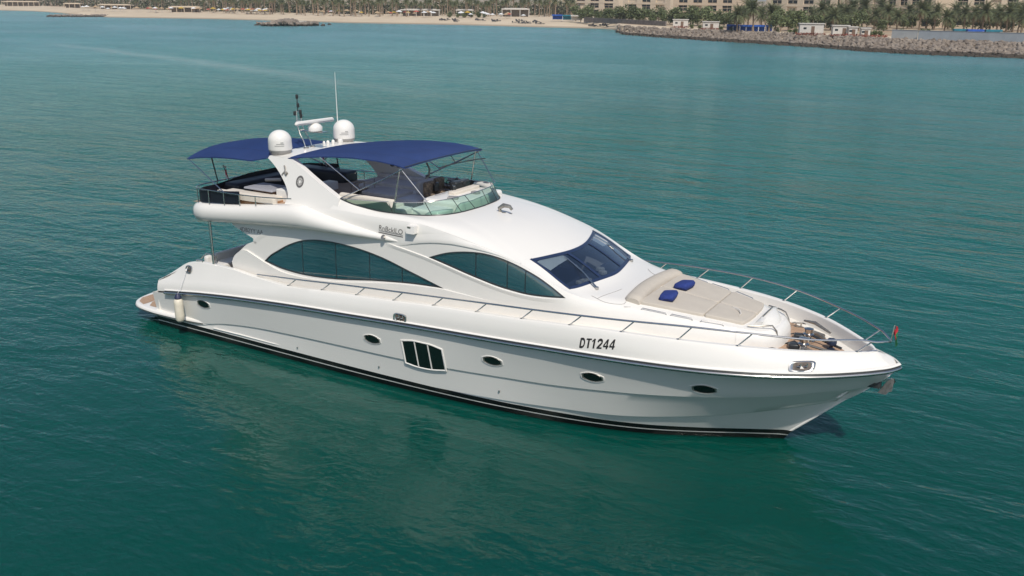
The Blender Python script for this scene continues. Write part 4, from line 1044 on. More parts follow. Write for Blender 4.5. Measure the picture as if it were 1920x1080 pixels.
# hand rails, hatch grooves and forward locker on the trunk
mb = MB()
for s in (-1, 1):
    for pts in ([(20.5, 1.80), (21.2, 1.68)], [(21.3, 1.66), (21.9, 1.55)], [(22.1, 1.50), (22.7, 1.33)]):
        (xa, ya), (xb, yb) = pts; mb.tube([(xa, s*ya, RT(xa, ya)+.0), (xa+.04, s*ya, RT(xa, ya)+.05), (xb-.04, s*yb, RT(xb, yb)+.05), (xb, s*yb, RT(xb, yb)+.0)], .012, 6)
mb.build('grab_rail', M['steel'], Y, split=True)
mb = MB()
def groove(pts): 
    q = curve3(pts, 4); mb.tube([(x, y, RT(x, y)+.003) for x, y in q], .008, 5)
groove([(19.25, -2.0), (19.45, -1.2), (19.5, -.9)]); groove([(19.05, -1.95), (19.5, -2.02), (19.95, -1.86), (20.0, -1.7)]); groove([(19.35, 1.4), (19.5, 1.2), (19.75, 1.0)])
groove([(20.05, -1.93), (20.2, -1.84)])
mb.build('hatch_groove', M['grey'], Y, split=True)
mb = MB(); rows = []
for y in np.linspace(-.72, .72, 13):
    t = y/.72; x0 = 23.86-.22*t*t; zt = RT(23.5, y); s_ = 1-.25*abs(t)**3
    rows.append([(23.33, y, zt-.0), (23.36, y, zt+.10*s_), (23.46, y, zt+.20*s_), (23.58, y, zt+.20*s_), (x0-.08, y, zt+.08*s_), (x0, y, zt-.06), (x0+.03, y, zt-.3)])
mb.loft(rows); mb.ngon(rows[0]); mb.ngon(rows[-1]); mb.build('bow_locker', M['gel'], Y, ang=40)
mb = MB()
for s in (-1, 1):
    mb.tube([(23.25, s*1.0, RT(23.25, 1.0)+.05), (23.45, s*.92, RT(23.4, .9)+.07), (23.65, s*.80, RT(23.6, .8)+.10), (23.82, s*.66, RT(23.7, .6)+.10), (23.93, s*.60, RT(23.7, .6)-.05), (23.97, s*.6, RT(23.7, .6)-.25)], .022, 6)
mb.tube([(23.5, -.45, RT(23.5, 0)+.23), (23.5, .45, RT(23.5, 0)+.23)], .02, 6)
mb.build('locker_rail', M['brass'], Y, split=True)

# ------------------------------------------------------------------ foredeck gear
def fz(x): return zd(x)+.012
def windlass(x, y):
    o = empty('windlass', (x, y, fz(x))); o.parent = Y
    mb = MB(); mb.lathe([(.20, 0), (.20, .04), (.12, .06), (.10, .14), (.15, .17), (.15, .21), (.10, .24), (.11, .32), (.13, .36), (.06, .38)], n=18); mb.build('drum', M['steel'], o, ang=35)
    mb = MB(); mb.rbox((-.22, .0, .08), (.34, .24, .18), .05, .3); mb.tube([(.1, 0, .19), (.5, -.1*np.sign(y), .10), (.95, -.25*np.sign(y), .05)], .035, 6); mb.tube([(-.1, .12, .1), (-.45, .30, .03), (-.6, .1, .02)], .03, 6); mb.build('anchor_chain', M['dark'], o)
windlass(24.55, .42); windlass(24.62, -.40)
def cleat(x, y, rz, k=1.0):
    mb = MB()
    mb.tube([(-.20*k, 0, .10*k), (-.12*k, 0, .12*k), (.12*k, 0, .12*k), (.20*k, 0, .10*k)], [.012, .024*k, .024*k, .012], 7)
    for q in (-.07, .07): mb.tube([(q*k, 0, 0), (q*k, 0, .12*k)], .02*k, 6)
    mb.box((0, 0, .008), (.24*k, .09*k, .016)); o = mb.build('cleat', M['brass'], Y); o.location = (x, y, fz(x)); o.rotation_euler[2] = rz
cleat(24.05, 1.35, .3); cleat(24.15, -1.22, -.35, 1.4); cleat(24.0, -1.4, -.3, 1.1); cleat(24.9, -.62, -.5, 1.2)
mb = MB(); mb.rbox((24.62, 1.02, fz(24.6)+.04), (.5, .22, .08), .03, -.45); mb.tube([(24.2, 1.35, fz(24)+.22), (24.55, 1.15, fz(24)+.27), (25.05, .80, fz(25)+.24)], [.03, .05, .03], 7)
mb.tube([(24.5, .85, fz(24)+.05), (24.75, .72, fz(24)+.14), (24.95, .62, fz(24)+.05)], .04, 6); mb.build('chain_stopper', M['brass'], Y)
mb = MB(); mb.lathe([(.10, 0), (.10, .03), (.05, .05), (.05, .12), (.13, .15), (.14, .22), (.10, .30), (.03, .32)], (25.22, .22, fz(25.2)), 14); mb.build('capstan', simple('blue_black_cap', (.02, .03, .06), .35), Y)
mb = MB(); mb.lathe([(.06, 0), (.07, .1), (.03, .14)], (25.15, .62, fz(25.2)), 10); mb.rbox((24.45, -.85, fz(24.4)+.03), (.5, .3, .05), .03, -.5); mb.tube([(24.3, .0, fz(24.4)+.03), (24.5, -.15, fz(24.5)+.05), (24.35, -.35, fz(24.4)+.03), (24.15, -.2, fz(24.3)+.03), (24.3, .0, fz(24.4)+.06)], .04, 6); mb.build('mooring_gear', M['dark'], Y, split=True)
# anchor housed under the stem head
an = empty('anchor', (26.50, 0, 2.28)); an.parent = Y; an.scale = (.82, .82, .82)
mb = MB(); mb.prism([(-.25, -.035, -.02), (.30, -.035, .14), (.48, -.035, .12), (.50, -.035, .04), (.30, -.035, .02), (-.2, -.035, -.12)], (0, .07, 0)); mb.build('shank', M['steel'], an, smooth=False)
mb = MB()
for s in (-1, 1):
    mb.prism([(.36, 0, .12), (.50, s*.05, .14), (.52, s*.30, -.06), (.36, s*.34, -.30), (.10, s*.20, -.34), (.22, s*.05, -.14)], (.025, 0, .02))
mb.prism([(.42, -.06, .16), (.52, -.06, .12), (.50, -.06, -.26), (.40, -.06, -.30)], (0, .12, 0)); mb.build('fluke', simple('galvanised_steel', (.30, .30, .295), .5, .7, vary=.25, scale=8), an, smooth=False)
mb = MB(); mb.rbox((26.38, 0, 2.20), (.5, .30, .18), .05); mb.build('stem_roller', M['dark'], Y)
# cockpit settee and table seen under the overhang
mb = MB(); mb.rbox((3.95, .2, 2.15), (.7, 4.6, .75), .08); mb.rbox((3.55, .2, 2.45), (.22, 4.7, .65), .08); mb.build('cockpit_settee', M['liner'], Y, split=True)
mb = MB(); mb.rbox((4.75, -.55, 2.55), (.85, 1.5, .06), .04); mb.rbox((4.75, -.55, 2.15), (.3, .5, .75), .04); mb.build('cockpit_table', simple('dark_table', (.06, .045, .04), .3), Y)
mb = MB(); mb.tube([(3.75, -2.5, 2.8), (4.1, -2.55, 3.05), (4.6, -2.55, 3.05), (4.65, -2.55, 2.8)], .02, 6); mb.tube([(3.9, -2.83, 2.80), (3.9, -2.83, 2.86), (4.2, -2.83, 2.86), (4.2, -2.83, 2.80)], .02, 6); mb.build('cockpit_rail', M['steel'], Y, split=True)

# ------------------------------------------------------------------ flags and fender: things of their own
def flag(name, loc, staff, cloth, lab):
    o = empty(name, loc, label=lab, cat='flag')
    mb = MB(); mb.tube([(0, 0, 0), staff], .015, 6); mb.build('staff', M['dark'] if cloth != 'bow' else M['steel'], o)
    s = Vector(staff); n = 8
    def strip(a, b, mat):
        mb = MB(); mb.loft([[s*(.95-.55*t)+Vector((.02+.10*q+.02*math.sin(7*t+4*q), .05*math.sin(5*q+3*t), -.35*q*q)) for q in np.linspace(a, b, 4)] for t in np.linspace(0, 1, n)]); mb.build('cloth', mat, o)
    strip(0, .33, M['red']); strip(.33, .62, M['red']); strip(.62, 1, M['green'] if cloth == 'bow' else M['whitecloth'])
flag('ensign', (3.95, -1.05, 5.35), (-.28, 0, .62), 'stern', 'small red and white flag on a raked dark staff at the stern of the flybridge')
flag('pennant', (5.4, 2.6, 5.55), (-.45, -.05, .75), 'port', 'red flag on a raked staff seen behind the radar arch')
flag('bow_flag', (26.72, .02, 3.42), (.04, .02, .44), 'bow', 'tiny red and green flag hanging from the bow rail staff')
fo = empty('fender', (3.35, -3.36, 1.02), label='ivory cylindrical fender hanging on a line over the stern quarter', cat='fender')
mb = MB(); mb.lathe([(.03, -.46), (.10, -.44), (.155, -.36), (.165, -.2), (.16, 0), (.165, .2), (.155, .36), (.10, .43)], n=18); mb.build('fender_body', M['fender'], fo, ang=60)
mb = MB(); mb.lathe([(.11, .42), (.125, .46), (.09, .56), (.04, .62)], n=14); mb.lathe([(.02, -.52), (.06, -.48), (.09, -.44)], n=12); mb.build('fender_cap', simple('navy_cap', (.02, .025, .07), .5), fo)
mb = MB(); mb.tube([(0, 0, .60), (.05, .20, .95), (.12, .42, 1.45), (.16, .55, 1.66)], .010, 5); mb.build('fender_line', M['whitecloth'], fo)

# ================================================================== SHORE  (bearing units and distance in metres from a fixed survey point)
SURVEY = Vector((29.765, -24.299, 0)); AHEAD = math.radians(-30.777)     # fixed origin and bearing of the shore survey, in world metres
def at(b, dist, z=0.0):
    a = AHEAD+math.atan((b-960)/1733.6/1.0421)
    return Vector((SURVEY.x+math.sin(a)*dist, SURVEY.y+math.cos(a)*dist, z))
rnd = random.Random(11)
WL = [(-700, 1500), (-250, 1050), (-60, 850), (0, 790), (60, 755), (105, 690), (150, 600), (200, 556), (300, 535), (400, 515), (520, 478), (640, 447), (750, 432), (860, 420), (1000, 397), (1080, 389), (1130, 384), (1150, 372), (1157, 345), (1163, 327), (1200, 315), (1244, 303), (1348, 283), (1452, 268), (1540, 257), (1624, 243), (1728, 236), (1832, 234), (1920, 233), (2080, 232), (2400, 240), (3000, 300)]
def RW(b): return float(np.interp(b, [1158, 1250, 1348, 1540, 1666, 1920], [6, 14, 20, 15, 20, 20]))
WLd = []
for (a, b), (c, d) in zip(WL[:-1], WL[1:]):
    n = max(1, int((c-a)/12)); WLd += [(a+(c-a)*k/n, b+(d-b)*k/n) for k in range(n)]
WLd.append(WL[-1])
def wl_dist(b): return float(np.interp(b, [q[0] for q in WL], [q[1] for q in WL]))
def land():
    k = NM('beach_sand'); p = k.pos(); f = k.noise(p, .06, 4); f2 = k.noise(p, 1.5, 3)
    z = k.sep(p)[2]
    wet = k.ramp(z, [(.25, 0), (.55, 1)])
    c = k.mix(k.ramp(f, [(.35, 0), (.7, 1)]), (.66, .545, .40), (.56, .45, .32))
    c = k.mix(k.math('MULTIPLY', f2, .25), c, (.42, .33, .24))
    k.p(Base_Color=k.mix(wet, (.34, .27, .19), c), Roughness=.95)
    e = NM('dry_earth'); p = e.pos(); e.p(Base_Color=e.ramp(e.noise(p, .09, 5, .65), [(.35, (.36, .24, .16)), (.55, (.44, .35, .24)), (.72, (.13, .14, .06))]), Roughness=.95)
    mb = MB(); offs_ = [(-6, -1.2), (0, -.05), (6, .5), (18, 1.2), (38, 1.9), (60, 2.3), (110, 2.6)]
    rows = []
    for b, d in WLd:
        rv = max(0, min(1, (b-1140)/20)); rows.append([at(b, d+o*(1-.62*rv), z*(1-rv)+rv*min(2.3, max(-1.6, -.8+2.9*o*.38/RW(b)))) for o, z in offs_])
    mb.loft(rows); tag(mb.build('beach', k.m, ang=80), 'pale sand beach curving round the bay', 'beach', kind='structure')
    mb = MB()
    mb.loft([[at(b, d+(110 if b < 1140 else 42)+o, z) for o, z in ((-1, 2.3), (40, 2.6), (150, 3), (600, 4), (3000, 5))] for b, d in WLd])
    tag(mb.build('resort_ground', e.m, ang=80), 'dry planted ground behind the beach', 'ground', kind='structure')
land()

# ---- boulders
def boulder_mesh(seed):
    import bmesh
    r = random.Random(seed); bm = bmesh.new(); bmesh.ops.create_icosphere(bm, subdivisions=2, radius=1)
    ax = [Vector((r.gauss(0, 1), r.gauss(0, 1), r.gauss(0, 1))).normalized() for _ in range(9)]; cut = [r.uniform(.55, .85) for _ in ax]
    for v in bm.verts:
        for a, c in zip(ax, cut):
            d = v.co.dot(a)
            if d > c: v.co -= a*(d-c)
        v.co += Vector((r.uniform(-1, 1), r.uniform(-1, 1), r.uniform(-1, 1)))*.035
    me = bpy.data.meshes.new('boulder'); bm.to_mesh(me); bm.free(); return me
def rock_mat():
    k = NM('limestone_rock'); p = k.pos(); oi = k.n('ShaderNodeObjectInfo').outputs['Random']
    f = k.noise(p, .55, 4, .7); z = k.sep(p)[2]
    c = k.ramp(f, [(.3, (.11, .085, .065)), (.52, (.225, .182, .145)), (.72, (.35, .29, .23))])
    c = k.mix(k.math('MULTIPLY', oi, .35), c, (.30, .27, .25))
    tide = k.ramp(k.math('ADD', z, k.math('MULTIPLY', k.noise(p, .4, 3), .5)), [(.95, 1), (1.3, 0)])
    k.p(Base_Color=k.mix(tide, c, (.055, .043, .032)), Roughness=.9); k.bump(k.noise(p, 2.5, 4), .15); return k.m
MR = rock_mat(); BM_ = [boulder_mesh(s) for s in range(5)]
for m_ in BM_: m_.materials.append(MR)
rocks = []
b = 1158.0
while b < 2090:
    d0 = wl_dist(b); o = -1.0
    while o < RW(b)+1.5:
        z = min(2.15, -.3+2.5*o/RW(b))
        bb = b+rnd.uniform(-3.2, 3.2); s = rnd.uniform(.42, .88)*(1.1 if o < 3 else 1)
        rocks.append((bb, d0+o+rnd.uniform(-.5, .5), z+rnd.uniform(-.12, .15), s))
        o += .95
    b += 1.15*1733.6/d0/(1+((b-960)/1733.6)**2)**0
def put_rock(q, parent=None):
    o = bpy.data.objects.new('boulder', BM_[rnd.randrange(5)]); COL.objects.link(o); o.location = at(q[0], q[1], q[2])
    o.rotation_euler = (rnd.uniform(0, 6.3), rnd.uniform(0, 6.3), rnd.uniform(0, 6.3)); o.scale = (q[3]*rnd.uniform(.85, 1.3), q[3], q[3]*rnd.uniform(.7, 1)); return o
vis = sorted([q for q in rocks if 1140 < q[0] < 1935], key=lambda q: -q[3]/q[1])
sel = set(vis[:300])
for q in vis[:300]: tag(put_rock(q), 'grey limestone boulder in the breakwater on the right shore', 'boulder', group='boulders of the breakwater')
def rock_field(lst, name, label):
    mb = MB()
    for q in lst:
        me = BM_[rnd.randrange(5)]; M4 = Matrix.Translation(at(q[0], q[1], q[2])) @ Matrix.Rotation(rnd.uniform(0, 6.3), 4, 'Z') @ Matrix.Rotation(rnd.uniform(0, 6.3), 4, 'X') @ Matrix.Diagonal((q[3]*rnd.uniform(.85, 1.3), q[3], q[3]*rnd.uniform(.7, 1), 1))
        mb.add([M4@v.co for v in me.vertices], [tuple(p.vertices) for p in me.polygons])
    return tag(mb.build(name, MR, weld=False, ang=30, recalc=False), label, 'rocks', kind='stuff')
rock_field([q for q in rocks if q not in sel], 'breakwater_rubble', 'mass of grey limestone boulders making up the breakwater')
# islet and dark spit
isl = [(533+rnd.gauss(0, 24), 402+rnd.uniform(-4, 16), rnd.uniform(-.3, .9), rnd.uniform(.6, 1.4)) for _ in range(230)]
isl = [(b, d, z+1.1*max(0, 1-abs(b-535)/32), s) for b, d, z, s in isl]
rock_field(isl, 'rocky_islet', 'low dark rocky islet off the beach, left of the yacht mast')
mb = MB(); mb.rbox((0, 0, 0), (11, 4, 1.9), .5); o = mb.build('islet_slab', simple('pale_concrete', (.40, .37, .32), .9), label='pale flat slab topping the rocky islet', cat='slab'); o.location = at(545, 410, .9); o.rotation_euler[2] = .4
spit = [(85+rnd.uniform(0, 1)**.8*115, 572+rnd.uniform(-4, 14), rnd.uniform(-.5, .25), rnd.uniform(.6, 1.6)) for _ in range(220)]
rock_field(spit, 'rocky_spit', 'low dark spit of rocks at the far left of the beach')

# ---- plants
def leafmat(name, a, b):
    k = NM(name); oi = k.n('ShaderNodeObjectInfo').outputs['Random']; p = k.pos()
    f = k.noise(p, .7, 3); c = k.ramp(f, [(.35, a), (.65, b)]); c = k.mix(k.math('MULTIPLY', oi, .35), c, tuple(x*.6 for x in a))
    k.p(Base_Color=c, Roughness=.6); k.b.inputs['Subsurface Weight'].default_value = 0; return k.m
MP = leafmat('palm_frond', (.085, .110, .045), (.185, .20, .09)); MD = leafmat('dry_frond', (.20, .14, .07), (.30, .22, .13))
MT = simple('palm_bark', (.27, .20, .14), .95, vary=.35, scale=4); MS = leafmat('shrub_leaf', (.085, .115, .04), (.17, .20, .08)); MO = leafmat('olive_leaf', (.05, .06, .03), (.12, .13, .06))
def frond(mb, base, az, el, L, droop, wd, n=9, nl=2):
    d = Vector((math.cos(az), math.sin(az), 0)); p = Vector(base); e = el; side = Vector((-d.y, d.x, 0)); pts = []
    for i in range(n+1):
        pts.append(p.copy()); p += (d*math.cos(e)+Vector((0, 0, math.sin(e))))*(L/n); e -= droop/n
    for i in range(1, n+1):
        t = i/n; wv = wd*math.sin(math.pi*min(1, .12+.88*t)**.8)*1.0+.03
        for s in (-1, 1):
            for q in range(nl):
                a = pts[i-1].lerp(pts[i], (q+.1)/nl); b_ = pts[i-1].lerp(pts[i], (q+.75)/nl)
                tip = b_+side*s*wv+(pts[i]-pts[i-1]).normalized()*wv*.6+Vector((0, 0, -wv*.35)); mb.add([a, b_, tip], [(0, 1, 2)])
    mb.tube([pts[0], pts[n//2], pts[n]], [.035, .025, .008], 3)
def palm_parts(seed, h, R_=3.9, nf=64, n=9):
    r = random.Random(seed); tr = MB(); lean = (r.uniform(-.3, .3), r.uniform(-.3, .3))
    pth = [(lean[0]*t*t, lean[1]*t*t, h*t) for t in np.linspace(0, 1, 7)]; tr.tube([(x, y, z-.3 if i == 0 else z) for i, (x, y, z) in enumerate(pth)], [.30, .24, .22, .21, .21, .24, .30], 8)
    cr_ = MB(); dr = MB(); top = Vector((lean[0], lean[1], h))
    for i in range(nf):
        el = R(88-150*(i/nf)**1.1)+r.uniform(-.1, .1); az = i*2.399+r.uniform(-.2, .2)
        frond(cr_ if el > R(-38) else dr, top+Vector((0, 0, .15)), az, el, R_*r.uniform(.85, 1.1)*(.8 if el < R(-30) else 1), r.uniform(.9, 1.5) if el > -.3 else .5, .62, n)
    return tr, cr_, dr
def make_palm(name, seed, h, label, group):
    o = empty(name, label=label, cat='palm tree', group=group); a, b_, c = palm_parts(seed, h)
    a.build('trunk', MT, o, ang=60, weld=False); b_.build('crown', MP, o, smooth=False, weld=False, recalc=False); c.build('dry_skirt', MD, o, smooth=False, weld=False, recalc=False); return o
def copy_thing(o, loc, rz, sc, label=None, group=None):
    c = o.copy(); COL.objects.link(c); c.location = loc; c.rotation_euler[2] = rz; c.scale = (sc, sc, sc)
    if label: c['label'] = label
    if group: c['group'] = group
    for ch in o.children:
        d = ch.copy(); COL.objects.link(d); d.parent = c
    return c
GP = 'date palms in front of the resort'
protos = [make_palm('date_palm', s, h, 'tall date palm with full crown in front of the beige resort facade', GP) for s, h in ((1, 4.7), (2, 5.4), (3, 4.1))]
spots = [(1548, 338, 2.75), (1594, 350, 2.7), (1637, 338, 2.7), (1662, 330, 2.6), (1722, 318, 2.6), (1770, 306, 2.6), (1806, 330, 2.6), (1840, 296, 2.6), (1868, 322, 2.6), (1886, 310, 2.6), (1908, 298, 2.6), (1925, 292, 2.6), (1945, 310, 2.6), (1700, 345, 2.6), (1520, 352, 2.6), (1570, 356, 2.6), (1614, 345, 2.6), (1380, 296, 2.6), (1392, 315, 2.6), (1410, 298, 2.6), (1425, 312, 2.6), (1440, 300, 2.6), (1400, 330, 2.6), (1452, 325, 2.6), (1750, 338, 2.6), (1785, 345, 2.6), (1980, 300, 2.6), (2010, 320, 2.6), (1535, 330, 2.6), (1560, 318, 2.6), (1582, 335, 2.6), (1650, 350, 2.6), (1680, 322, 2.6), (1735, 350, 2.6), (1822, 312, 2.6), (1855, 340, 2.6), (1898, 330, 2.6), (1915, 318, 2.6)]
for i, (b, d, z) in enumerate(spots):
    pr_ = protos[i % 3]; loc = at(b, d, z-.2); rz = rnd.uniform(0, 6.3); sc = rnd.uniform(1.0, 1.28)
    if 1375 < b < 1460: lab, g = 'date palm in the dense clump above the blue covers', 'date palms in the clump above the blue covers'
    else: lab, g = 'tall date palm with full crown in front of the beige resort facade', GP
    if i < 3: pr_.location = loc; pr_.rotation_euler[2] = rz; pr_.scale = (sc,)*3
    else: copy_thing(pr_, loc, rz, sc, lab, g)
# far grove: one mesh each (a few pixels high)
far = []
for s in range(3):
    a, b_, c = palm_parts(20+s, 6.0+s*.8, 3.1, 30, 5); a.mat(0)
    mb = MB(); mb.v, mb.f, mb.mi = a.v, a.f, [0]*len(a.f)
    for q, mi in ((b_, 1), (c, 2)):
        q.mi = [mi]*len(q.f); mb.join(q)
    o = mb.build('palm', [MT, MP, MD], smooth=False, weld=False, recalc=False, label='far palm in the grove behind the beach', cat='palm tree', group='far palms of the grove behind the beach'); far.append(o)
n_f = 0
for row in range(7):
    b = -25.0
    while b < 1075 and n_f < 290:
        if b < 330: base = 600+(-b+330)*.95
        else: base = 486+max(0, 640-b)*.32
        gap = (b < 130 and row < 2 and rnd.random() < .75) or (150 < b < 262 and row < 3 and rnd.random() < .85) or (300 < b < 400 and row < 2 and rnd.random() < .8)
        dd = base+row*9+rnd.uniform(-4, 4)
        if not gap:
            src = far[n_f % 3]; loc = at(b+rnd.uniform(-8, 8), dd, 2.3)
            o = src if n_f < 3 else src.copy()
            if n_f >= 3: COL.objects.link(o)
            o.location = loc; o.rotation_euler[2] = rnd.uniform(0, 6.3); s = rnd.uniform(.8, 1.2); o.scale = (s, s, s); n_f += 1
        b += rnd.uniform(17, 29)
# backing belt of vegetation behind the grove, nobody could count it
def leaf_clump(mb, c, r, n, size, flat=.8, rr=rnd):
    for _ in range(n):
        d = Vector((rr.gauss(0, 1), rr.gauss(0, 1), rr.gauss(0, 1))).normalized(); q = Vector(c)+Vector((d.x*r, d.y*r, d.z*r*flat))*rr.random()**.4
        u = Vector((rr.gauss(0, 1), rr.gauss(0, 1), rr.gauss(0, .6))).normalized(); v = u.cross(Vector((rr.gauss(0, 1), rr.gauss(0, 1), rr.gauss(0, 1)))).normalized(); s = size*rr.uniform(.6, 1.3)
        mb.add([q-u*s, q+v*s*.6, q+u*s, q-v*s*.6], [(0, 1, 2, 3)])
mb = MB()
b = -40
while b < 1120:
    dd = (600+(-b+330)*.95 if b < 330 else 498+max(0, 640-b)*.32)+24+rnd.uniform(0, 30)
    for hgt in (3.4, 5.2, 7.0): leaf_clump(mb, at(b, dd, hgt), 2.8, 26, .75)
    b += 5.5
tag(mb.build('distant_greenery', MO, smooth=False, weld=False, recalc=False), 'hazy belt of mixed trees closing the view behind the palm grove', 'trees', kind='stuff')
def tree_proto(name, seed, h, r, mat, label, group, n=700, cat='tree', leaf=.34):
    o = empty(name, label=label, cat=cat, group=group); rr = random.Random(seed); tr = MB(); cl = MB()
    tr.tube([(0, 0, -.3), (.1, 0, h*.3), (.0, .1, h*.6)], [.20, .15, .08], 6)
    for k in range(7):
        a = rr.uniform(0, 6.3); q = (math.cos(a)*r*.55*rr.random(), math.sin(a)*r*.55*rr.random(), h*(.35+.5*rr.random())); tr.tube([(0, 0, h*.3), q], [.09, .03], 5); leaf_clump(cl, q, r*.55, n//7, leaf, .8, rr)
    tr.build('trunk', MT, o, weld=False); cl.build('crown', mat, o, smooth=False, weld=False, recalc=False); return o
GT_ = 'green trees left of the palm clump'
tp = [tree_proto('leafy_tree', 41+i, h, r, MS, 'bushy green tree between the beach and the resort blocks', GT_) for i, (h, r) in enumerate(((6.2, 3.2), (5.0, 3.0), (7.2, 3.6)))]
tsp = []
for k in range(34): tsp.append((1075+k*9.3+rnd.uniform(-4, 4), 415-k*2.6+rnd.uniform(-4, 10)))
tsp += [(1455+k*21+rnd.uniform(-6, 6), 352-k*.6+rnd.uniform(-6, 6)) for k in range(23)]
tsp += [(1462, 305), (1476, 310), (1490, 312), (1505, 318), (1530, 325), (1452, 290), (1500, 300), (1555, 322), (1608, 318), (1580, 330), (1655, 318)]
for i, (b, d) in enumerate(tsp):
    loc = at(b, d, 2.2); rz = rnd.uniform(0, 6.3); s = rnd.uniform(.75, 1.15)
    if i < 3: tp[i].location = loc; tp[i].rotation_euler[2] = rz
    else: copy_thing(tp[i % 3], loc, rz, s, 'bushy green tree at the foot of the resort palms' if b > 1448 else None, 'green trees at the foot of the resort palms' if b > 1448 else None)
sh = tree_proto('shrub', 61, 1.5, 1.2, MS, 'low round green shrub along the promenade edge', 'low shrubs along the promenade', 160, 'shrub', .26)
for i, (b, d) in enumerate([(1295, 322), (1310, 318), (1350, 305), (1370, 300), (1480, 290), (1490, 288), (1455, 292), (1640, 278), (1650, 276), (1632, 280), (1715, 292), (1728, 290), (1740, 292), (1735, 296), (1700, 290), (1690, 286), (855, 470), (868, 468), (880, 470), (893, 469), (840, 472), (905, 470), (550, 560), (565, 556), (535, 562)]):
    loc = at(b, d, 2.2); s = rnd.uniform(.8, 1.3)
    if i == 0: sh.location = loc
    else: copy_thing(sh, loc, rnd.uniform(0, 6.3), s*(1.5 if b < 910 else 1))

# ---- resort blocks
MW = simple('beige_render', (.56, .45, .335), .9, vary=.06, scale=.25); MW2 = simple('sand_render', (.62, .52, .40), .9, vary=.06, scale=.25)
MG = simple('shaded_window_glass', (.016, .020, .026), .12)
def block(b0, d0, b1, d1, bays, label, mat=MW, storeys=4, sh=3.5, depth=14, win=.62, base=2.6, arcade=True):
    p0, p1 = at(b0, d0, base), at(b1, d1, base); L = (p1-p0).length; rz = math.atan2(p1.y-p0.y, p1.x-p0.x)
    o = empty('resort_building', p0, rz, label=label, cat='building'); H = sh*storeys; bw_ = L/bays
    wl_ = MB(); wl_.box((L/2, depth/2+.6, H/2-.5), (L, depth, H+1))
    for i in range(bays+1): wl_.box((i*bw_, .3, H/2-.5), (bw_*(1-win), .64, H+1))
    for s in range(storeys+1): wl_.box((L/2, .27, s*sh+(-.25 if s else .15)), (L+.1, .70, .9 if s else .5))
    wl_.build('wall', mat, o, smooth=False, weld=False)
    rf_ = MB(); rf_.box((L/2, depth/2, H+.35), (L+1.0, depth+1.2, .5)); rf_.build('roof', mat, o, smooth=False)
    for s in range(storeys):
        for i in range(bays):
            if (i*5+s*3+bays) % 7 in (2, 5) and s: continue
            m_ = MB(); w_ = bw_*win; m_.box(((i+.5)*bw_, .55, (s+.5)*sh+.05), (w_, .14, sh-.95)); q = m_.build('window', MG, o, smooth=False)
            if s:
                m_ = MB(); m_.box(((i+.5)*bw_, .44, (s+.5)*sh+.0), (w_, .10, .16)); m_.box(((i+.5)*bw_, .44, (s+.5)*sh), (.14, .10, sh-.95)); m_.build('mullion', mat, q, smooth=False)
    return o
block(1046, 548, 1150, 528, 4, 'sand coloured low resort block partly hidden by trees at the left end of the row', MW2)
block(1168, 470, 1246, 455, 3, 'pale resort block behind the bushy trees above the breakwater tip', MW2)
block(1262, 436, 1372, 424, 4, 'beige resort block behind the two small white huts', MW)
block(1436, 415, 1556, 398, 4, 'beige resort block right of the dense palm clump', MW2)
block(1572, 398, 1652, 386, 3, 'recessed sand coloured resort block behind the row of palms', MW2)
block(1655, 372, 1742, 364, 4, 'beige resort block with wide dark windows above the grey hoarding', MW)
block(1752, 392, 2040, 388, 9, 'long beige resort block at the right edge behind the tall palms', MW2)
# white huts on the promenade
MH = simple('white_hut_paint', (.56, .53, .49), .7, vary=.05, scale=2); MDk = simple('brown_door', (.16, .10, .07), .7)
def hut(b, d, L, h, label, door=.55, roof='flat'):
    o = empty('white_hut', at(b, d, 2.3), R(22), label=label, cat='hut')
    m_ = MB(); m_.box((0, 0, h/2), (L, 2.6, h)); m_.build('wall', MH, o, smooth=False)
    m_ = MB(); m_.box((0, 0, h+.10), (L+.5, 3.1, .2)); m_.build('roof', MH, o, smooth=False)
    m_ = MB(); m_.box((L*(door-.5), -1.31, h*.40), (.9, .06, h*.8)); m_.build('door', MDk, o, smooth=False)
    m_ = MB(); m_.box((-L*.28, -1.31, h*.62), (.8, .06, .5)); m_.build('window', MG, o, smooth=False)
    m_ = MB(); m_.box((0, -2.2, .35), (L+.8, .5, .75)); 
    return o
hut(1273, 330, 5.0, 2.6, 'small white hut at the breakwater tip, leftmost of the huts', .6)
hut(1330, 312, 5.0, 2.4, 'small white hut second from the breakwater tip')
hut(1519, 279, 6.4, 3.0, 'largest white hut with a brown doorway above the breakwater', .55)
hut(1574, 275, 4.2, 2.7, 'white hut just right of the largest hut', .7)
hut(1597, 274, 2.2, 2.4, 'narrow white hut in the middle of the three small ones')
hut(1621, 272, 2.2, 2.2, 'narrow white hut nearest the grey hoarding')
mk = simple('red_shrub_leaf', (.27, .09, .06), .8, vary=.5, scale=2)
for i, (b, d, L) in enumerate([(1273, 321, 5), (1330, 307, 6), (1519, 273, 8), (1574, 269, 5), (1606, 268, 5), (1645, 266, 5)]):
    m_ = MB(); rr = random.Random(i)
    for k in range(int(L*2)): leaf_clump(m_, (-L/2+L*(k+.5)/(L*2), rr.uniform(-.3, .3), .45), .5, 26, .18, .8, rr)
    o = m_.build('red_hedge', mk, smooth=False, weld=False, recalc=False, label='low red hedge in front of %s' % ['the hut at the breakwater tip', 'the second hut from the tip', 'the largest white hut', 'the white hut beside the largest one', 'the narrow white hut in the middle', 'the start of the grey hoarding'][i], cat='hedge'); o.location = at(b, d, 2.35); o.rotation_euler[2] = R(22)
